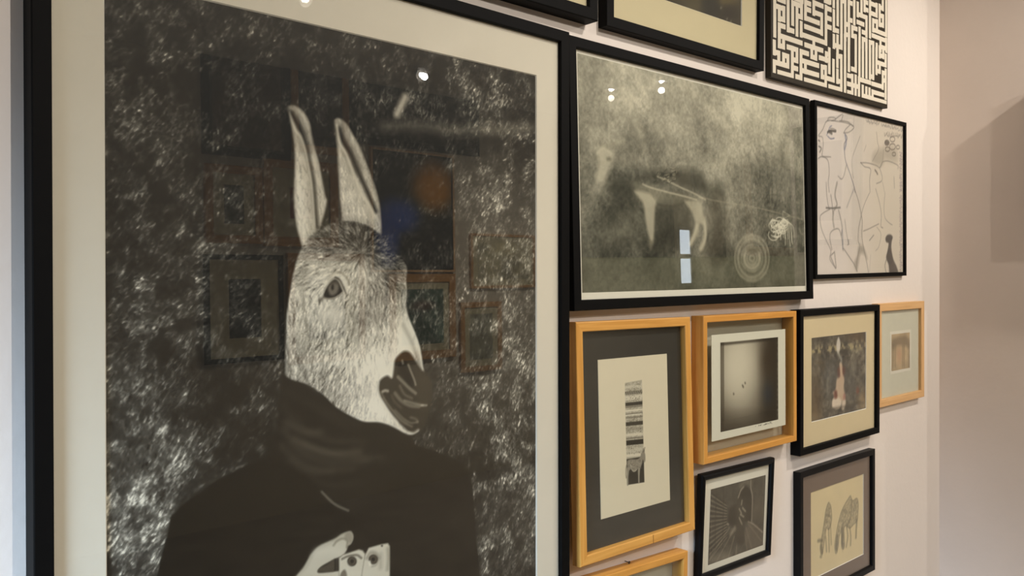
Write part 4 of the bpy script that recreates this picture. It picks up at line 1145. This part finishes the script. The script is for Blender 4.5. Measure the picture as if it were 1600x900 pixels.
# ================================================================== dark street photograph
Kf = Frame('picture_frame', 'small rounded black frame with a dark photograph of an arched passage', 1.5262, 0.9854, 0.2734, 0.2188, 0.018, 1.93, -1.32)
Kf.bars(0.0135, 'lacquer', 0, .005)
Kf.pane(0.0050)
Kf.board('mat_board', Kf.inner(), 0.0085, 0.010, M_PAPER)
Kf.backing(0.0105)
yk = 0.0082
rK = Kf.rect([(1110.8, 765), (1196.6, 741.8), (1192, 852), (1106, 883)], yk)
def paint_passage():
    cv = Canvas(Kf, rK, yk, 0.0011)
    px, py = cv.pixels()
    n, n2 = cv.fb(.03, 4), cv.fb(.008, 3, .7)
    cv.c = tone(.27 + .16 * (n - .5) + .14 * (n2 - .5), (26, 23, 19), (206, 196, 178))
    kk = (1100, 735, 5.81)
    vp = (340, 420)
    for k in range(26):                       # shutters running to the vanishing point
        y0 = 190 + k * 25
        x1 = 205; tt = (x1 - 60) / (vp[0] - 60)
        cv.line(Z(*kk, [(50, y0), (x1, y0 + (vp[1] - y0) * tt)]), .0022, (146, 136, 119) if k % 2 else (38, 34, 29), .6, .0012, smooth=False)
    for x in (110, 180):
        cv.line(Z(*kk, [(x, 150), (x - 10, 700)]), .0022, (46, 42, 36), .6, .002)
    for a, b in (((230, 520), (60, 790)), ((260, 560), (110, 830)), ((275, 600), (220, 800)), ((300, 660), (290, 760)), ((380, 520), (430, 700)), ((400, 480), (520, 640)), ((370, 560), (390, 720))):
        cv.line(Z(*kk, [a, b]), .0030, (150, 140, 122), .5, .002, smooth=False)
    cv.poly(Z(*kk, [(410, 460), (440, 480), (530, 560), (530, 690), (400, 710), (370, 560)]), (112, 100, 88), .5, .006)
    cv.poly(Z(*kk, [(60, 780), (200, 740), (240, 800), (40, 860)]), (160, 150, 132), .45, .008)
    cv.poly(Z(*kk, [(320, 260), (340, 190), (380, 145), (415, 175), (432, 250), (430, 460), (380, 460), (330, 420)]), (44, 40, 34), .9, .003)
    cv.line(Z(*kk, [(312, 245), (335, 180), (360, 150)]), .0034, (176, 166, 148), .75, .002); cv.line(Z(*kk, [(425, 90), (425, 160), (440, 250), (432, 460)]), .0034, (176, 166, 148), .75, .002)
    cv.line(Z(*kk, [(330, 140), (380, 100), (430, 130)]), .010, (136, 126, 110), .5, .006)
    cv.line(Z(*kk, [(400, 465), (450, 490), (530, 560)]), .003, (176, 166, 148), .7, .002)
    cv.poly(Z(*kk, [(230, 360), (270, 320), (310, 330), (310, 500), (280, 520), (225, 470)]), (36, 32, 28), .8, .005)
    cv.poly(Z(*kk, [(300, 300), (330, 255), (355, 270), (360, 320), (385, 360), (380, 450), (360, 500), (310, 510), (295, 420)]), (60, 55, 47), .85, .004)
    for q in (((345, 275), (340, 310)), ((320, 350), (340, 390)), ((350, 340), (375, 370)), ((330, 400), (360, 420)), ((320, 430), (345, 490))):
        cv.line(Z(*kk, q), .004, (186, 176, 156), .65, .002)
    cv.poly(Z(*kk, [(295, 520), (360, 510), (360, 650), (290, 660)]), (54, 49, 42), .8, .005)
    cv.poly(Z(*kk, [(240, 560), (280, 500), (290, 540), (240, 590)]), (160, 150, 132), .6, .004); cv.line(Z(*kk, [(212, 485), (222, 490)]), .004, (176, 166, 148), .7, .002)
    cv.poly(Z(*kk, [(450, 300), (530, 260), (540, 430), (450, 440)]), (92, 82, 70), .5, .006)
    return cv
paint_passage().build('passage_print', Kf)

# ================================================================== grazing animals
Lf = Frame('picture_frame', 'black frame with taupe mat around pencil animals grazing, at bottom right', 1.9707, 0.8794, 0.3855, 0.3195, 0.018, 0, -0.05)
Lf.bars(0.0150, 'lacquer', 0, .0015)
Lf.pane(0.0050)
yl = 0.0096
rL = Lf.rect([(1266.6, 770.5), (1349.4, 740), (1349.4, 866), None], 0.008)
rL = (float(Lf.loc([(1267, 830)], .008)[0][0]), rL[1], rL[2], rL[3])
Lf.mat_window(rL, 0.008, M_TAUPE, .0013)
Lf.backing(0.0115)
def paint_grazers():
    cv = Canvas(Lf, (rL[0] - .003, rL[1] + .003, rL[2] - .003, rL[3] + .003), yl, 0.0017)
    cv.c = np.asarray((224, 204, 160), float) * (.98 + .04 * cv.fb(.05, 3))[..., None]
    kk = (1260, 735, 5.4545)
    g = (112, 104, 84)
    tex = cv.fb(.006, 3, .7)
    def body(pts, al=.62):
        m = cv.mask_poly(Z(*kk, pts), .004)
        cv.blend(m * np.clip(.35 + 1.5 * (tex - .25), 0, 1.2), g, al)
        q = Z(*kk, pts)
        cv.line(q + q[:1], .0028, (92, 85, 68), .55, .002)
    body([(190, 275), (208, 310), (215, 400), (205, 470), (190, 500), (170, 490), (160, 560), (150, 620), (140, 690), (128, 730), (118, 660), (125, 610), (140, 520), (155, 420), (165, 350), (178, 300)])
    body([(375, 218), (392, 260), (430, 240), (442, 290), (438, 380), (430, 430), (400, 460), (370, 490), (340, 470), (320, 500), (325, 640), (308, 670), (298, 620), (300, 520), (280, 560), (270, 650), (252, 705), (242, 640), (255, 540), (272, 450), (300, 350), (340, 270)])
    for pl, wd in (([(165, 570), (172, 690)], .004), ([(190, 500), (194, 690)], .004), ([(205, 460), (212, 630)], .003), ([(345, 490), (352, 560), (340, 650)], .005), ([(370, 490), (378, 560), (376, 635)], .005), ([(430, 420), (425, 500), (422, 570)], .008), ([(100, 600), (135, 595)], .008),
                   ([(385, 250), (380, 380), (345, 480)], .005), ([(305, 500), (310, 640)], .012), ([(262, 560), (256, 690)], .010), ([(128, 640), (134, 700)], .008), ([(118, 735), (128, 740)], .004), ([(170, 380), (200, 390)], .003)):
        cv.line(Z(*kk, pl), wd, (100, 93, 75), .6, .003)
    for q in ((128, 725), (252, 690), (306, 680)):
        cv.line(Z(*kk, [q, (q[0] + 3, q[1] + 14)]), .004, (200, 184, 146), .8, .002)
    return cv
paint_grazers().build('pencil_drawing', Lf)

# ================================================================== honey wood box frame at the bottom edge
Mf = Frame('picture_frame', 'honey wood box frame with clear glass, cut off at the bottom edge', 1.1704, 0.8185, 0.310, 0.300, 0.030, -0.64, -2.48)
Mf.bars(0.0132, 'honey_oak', 0, .0015)
Mf.pane(0.0060, M_GREEN, 'front_glass')
Mf.pane(0.0112, M_GREEN, 'rear_glass')
Mf.board('paper_sheet', (-.10, .10, -.12, .055), 0.0089, 0.0096, M_PAPER)

# picture on the face of the wall return, just outside the view; its shadow falls towards the corner
Sf = Frame('picture_frame', 'small black frame on the wall return, outside the right edge', -0.372, 1.80, 0.23, 0.42, 0.036, side=True)
Sf.bars(0.018, 'black', 0)
Sf.pane(0.0045)
Sf.board('mat_board', Sf.inner(), 0.008, 0.010, M_MAT)
cv = Canvas(Sf, (-.06, .06, -.13, .13), 0.0078, 0.004)
cv.c = tone(.2 + .5 * cv.fb(.05, 4))
cv.build('photo_print', Sf)
Sf.backing(0.0105)

# a nail on the wall
def nail(px_, py_, label, group=None):
    d = px_dir(px_, py_)
    p = CAM + d * ((-0.004 - CAM[1]) / d[1])
    o = lathe('nail', [(0.0008, -0.004), (0.0008, 0.006), (0.0026, 0.0062), (0.0026, 0.0074), (0.0018, 0.008)], M_NAIL, None, 10)
    o.matrix_world = Matrix.Translation((p[0], -0.0036, p[2])) @ Matrix.Rotation(math.radians(90), 4, 'X')
    o['label'] = label
    o['category'] = 'nail'
nail(979, 877.5, 'small dark nail in the wall between the two lower wood frames')

# ================================================================== the opposite side of the room, seen mirrored in the glass
def mirror_rect(x0, x1, y0, y1, fr, t=0.03):
    """pixel box of a mirror image in the glass of frame fr -> X range and Z range on the opposite wall"""
    p0 = fr.Mn[:3, 3]
    n = -fr.Mn[:3, 1]
    out = []
    for (a, b) in ((x0, (y0 + y1) / 2), (x1, (y0 + y1) / 2), ((x0 + x1) / 2, y0), ((x0 + x1) / 2, y1)):
        d = px_dir(a, b)
        p = CAM + d * (((p0 - CAM) @ n) / (d @ n))
        r = d - 2 * (d @ n) * n
        q = p + r * ((YB + t - p[1]) / r[1])
        out.append((q[0], q[2]))
    return out[0][0], out[1][0], out[3][1], out[2][1]

def far_picture(label, box_px, bw, kind, matcol, ink, inset, blobs=(), lo=.8, fr=A):
    x0, x1, z0, z1 = mirror_rect(*box_px, fr)
    f = Frame('picture_frame', label, (x0 + x1) / 2, (z0 + z1) / 2, x1 - x0, z1 - z0, 0.03, far=True, group='pictures on the opposite wall')
    f.bars(bw, kind, 0)
    i = f.inner()
    f.board('mat_board', i, 0.010, 0.014, matcol)
    r = (i[0] + inset, i[1] - inset, i[2] + inset, i[3] - inset)
    c = Canvas(f, r, 0.0092, 0.012)
    c.c = np.asarray(ink, float) * (lo + 1.0 * c.fb(.12, 4))[..., None]
    U, Vv = (c.X - r[0]) / (r[1] - r[0]), (c.Zz - r[2]) / (r[3] - r[2])
    for (u, v, ru, rv, col, al) in blobs:       # u runs to the right when one stands in front of the picture
        c.blend(np.exp(-(((U - u) / ru) ** 2 + ((Vv - v) / rv) ** 2) ** 2), col, al)
    c.build('painting', f)
    f.pane(0.004)
    return f
FB = plain('dark_olive_mat', (70, 64, 48), .8, .1, .05, 20)
FP = plain('straw_mat', (216, 201, 160), .8, .1, .05, 20)
FD = plain('near_black_mat', (30, 28, 25), .8, .1, .05, 20)
far_picture('black framed brown picture on the opposite wall, top row', (318, 455, 70, 245), .04, 'black', FD, (74, 58, 44), .02)
far_picture('gilt framed picture of a pale standing figure on the opposite wall', (457, 547, 78, 240), .05, 'gilt_brown', FD, (40, 36, 34), .02, ((.5, .55, .16, .42, (150, 148, 150), .8),))
far_picture('wide black framed dark picture on the opposite wall', (550, 750, 55, 232), .04, 'black', FD, (44, 42, 40), .03, ((.35, .55, .3, .12, (74, 70, 64), .6),))
far_picture('gilt framed picture with a straw mat on the opposite wall', (322, 412, 258, 380), .05, 'gilt_brown', FP, (52, 56, 44), .07)
far_picture('ochre framed picture of a small red scene on the opposite wall', (414, 530, 250, 385), .06, 'gilt_brown', FP, (110, 54, 42), .12, ((.5, .4, .2, .3, (60, 40, 40), .7),))
far_picture('dark picture with an orange sky and a blue arch on the opposite wall', (582, 712, 236, 425), .015, 'pale_birch', FD, (36, 36, 34), .01,
            ((.24, .74, .30, .24, (250, 168, 36), 1), (.68, .46, .26, .16, (70, 110, 215), 1), (.84, .28, .16, .3, (64, 100, 200), 1)))
far_picture('pale framed dark print on the opposite wall, lower left', (322, 445, 398, 566), .03, 'black', FP, (30, 34, 30), .12)
far_picture('gilt framed picture behind a straw mat on the opposite wall, lower row', (452, 572, 396, 566), .05, 'gilt_brown', FP, (70, 60, 50), .10)
far_picture('brown framed green landscape on the opposite wall', (610, 714, 428, 562), .06, 'gilt_brown', FP, (48, 76, 62), .05, ((.5, .7, .3, .1, (130, 60, 44), .6),))
far_picture('thin framed pale picture on the opposite wall', (738, 838, 366, 450), .02, 'gilt_brown', FP, (150, 140, 110), .05)
far_picture('small brown framed picture on the opposite wall, lower right', (722, 786, 472, 580), .04, 'gilt_brown', FP, (120, 116, 96), .05)
far_picture('narrow dark painting right of the window on the opposite wall', (1086, 1134, 262, 402), .03, 'black', FD, (40, 36, 26), .01, fr=B)
far_picture('wide dark painting left of the window on the opposite wall', (905, 1054, 262, 402), .04, 'black', FD, (40, 36, 26), .01, fr=B)
far_picture('brown framed blue and ochre painting near the window', (1168, 1262, 205, 400), .10, 'gilt_brown', FD, (96, 84, 62), .01, ((.4, .6, .35, .4, (70, 92, 160), .9),), fr=B)

# tall two-light window of the opposite wall (its mirror image shows in the mule print)
def far_window():
    e = bpy.data.objects.new('window_1', None); COL.objects.link(e)
    x0, x1, z0, z1 = mirror_rect(1061, 1079, 358, 444, B, .0)
    e.location = ((x0 + x1) / 2, YB + .001, z0)
    e['kind'] = 'structure'
    w, h = x1 - x0, z1 - z0
    M_SKYLIT = emit('daylit_pane', (0.80, 0.90, 1.0), 5.5)
    M_WHITE = plain('white_window_frame', (210, 205, 195), .5)
    t = .022
    for (a, b) in ((0, h * .48), (h * .53, h)):
        o = box('pane', -w / 2 + .01, w / 2 - .01, .006, .010, a + .01, b - .01, M_SKYLIT, e)
    for nm, r in (('frame_rail', (-w / 2 - t, w / 2 + t, -t, 0.008)), ('frame_rail', (-w / 2 - t, w / 2 + t, h - .008, h + t)), ('frame_stile', (-w / 2 - t, -w / 2 + .008, 0, h)), ('frame_stile', (w / 2 - .008, w / 2 + t, 0, h)), ('glazing_bar', (-w / 2, w / 2, h * .48, h * .53))):
        box(nm, r[0], r[1], 0.0, .02, r[2], r[3], M_WHITE, e)
far_window()

# ================================================================== ceiling spotlights
M_HOUSE = plain('white_lamp_housing', (225, 222, 215), .4)
M_BULB = emit('warm_bulb', WARM, 60.0)
def spotlight(x, y, watts, aim, label, drop=.22, cone=120, bulb=.62):
    e = bpy.data.objects.new('ceiling_spotlight', None); COL.objects.link(e)
    e.location = (x, y, CEIL)
    e['label'] = label
    e['category'] = 'spotlight'
    e['group'] = 'ceiling spotlights'
    lathe('ceiling_rose', [(.045, 0.0), (.045, -.015), (.02, -.022)], M_HOUSE, e)
    lathe('stem', [(.007, -.02), (.007, -drop + .03)], M_HOUSE, e, 10)
    d = (Vector(aim) - Vector((x, y, CEIL - drop))).normalized()
    rot = d.to_track_quat('-Z', 'Y').to_matrix().to_4x4()
    T = Matrix.Translation((0, 0, -drop)) @ rot
    h = lathe('lamp_housing', [(.018, .075), (.03, .07), (.036, .03), (.042, -.005), (.038, -.005), (.030, .02)], M_HOUSE, e)
    h.matrix_local = T
    b = lathe('bulb', [(.026, .012), (.026, .0), (.022, -.014), (.013, -.023), (.003, -.026)], M_BULB, e, 18)
    b.matrix_local = T @ Matrix.Scale(bulb, 4)
    ld = bpy.data.lights.new('spot_beam', 'SPOT')
    ld.energy = watts
    ld.color = WARM
    ld.spot_size = math.radians(cone)
    ld.spot_blend = 1.0
    ld.shadow_soft_size = .02
    lo = bpy.data.objects.new('spot_beam', ld); COL.objects.link(lo)
    lo.parent = e
    lo.matrix_local = T @ Matrix.Translation((0, 0, -.06))
spotlight(1.35, -1.0, LAMP_W, (1.2, 0, 0.95), 'white ceiling spotlight aimed at the donkey portrait', .25, 95, .3)
spotlight(2.48, -1.1, LAMP_W * 1.35, (2.2, 0, 0.95), 'white ceiling spotlight near the wall return', .25, 118, .3)
spotlight(1.89, -2.57, 72.0, (2.75, 0, 1.5), 'white ceiling spotlight over the middle of the room', .05, 80)
spotlight(3.15, -3.40, 60.0, (2.0, 0, 1.35), 'white ceiling spotlight close to the opposite wall', .05, 80)
spotlight(1.15, -2.6, 140.0, (-0.15, 0, 1.7), 'white ceiling spotlight added to brighten the left of the wall', .12, 75)  # unseen lamp added to lift the left end of the wall
for (x, y, lb) in ((4.09, -2.57, 'further white ceiling spotlight of a pair'), (4.20, -2.25, 'nearer white ceiling spotlight of a pair')):
    spotlight(x, y, ROOM_W, (x + .1, y - .25, 0), lb, .05, 165)
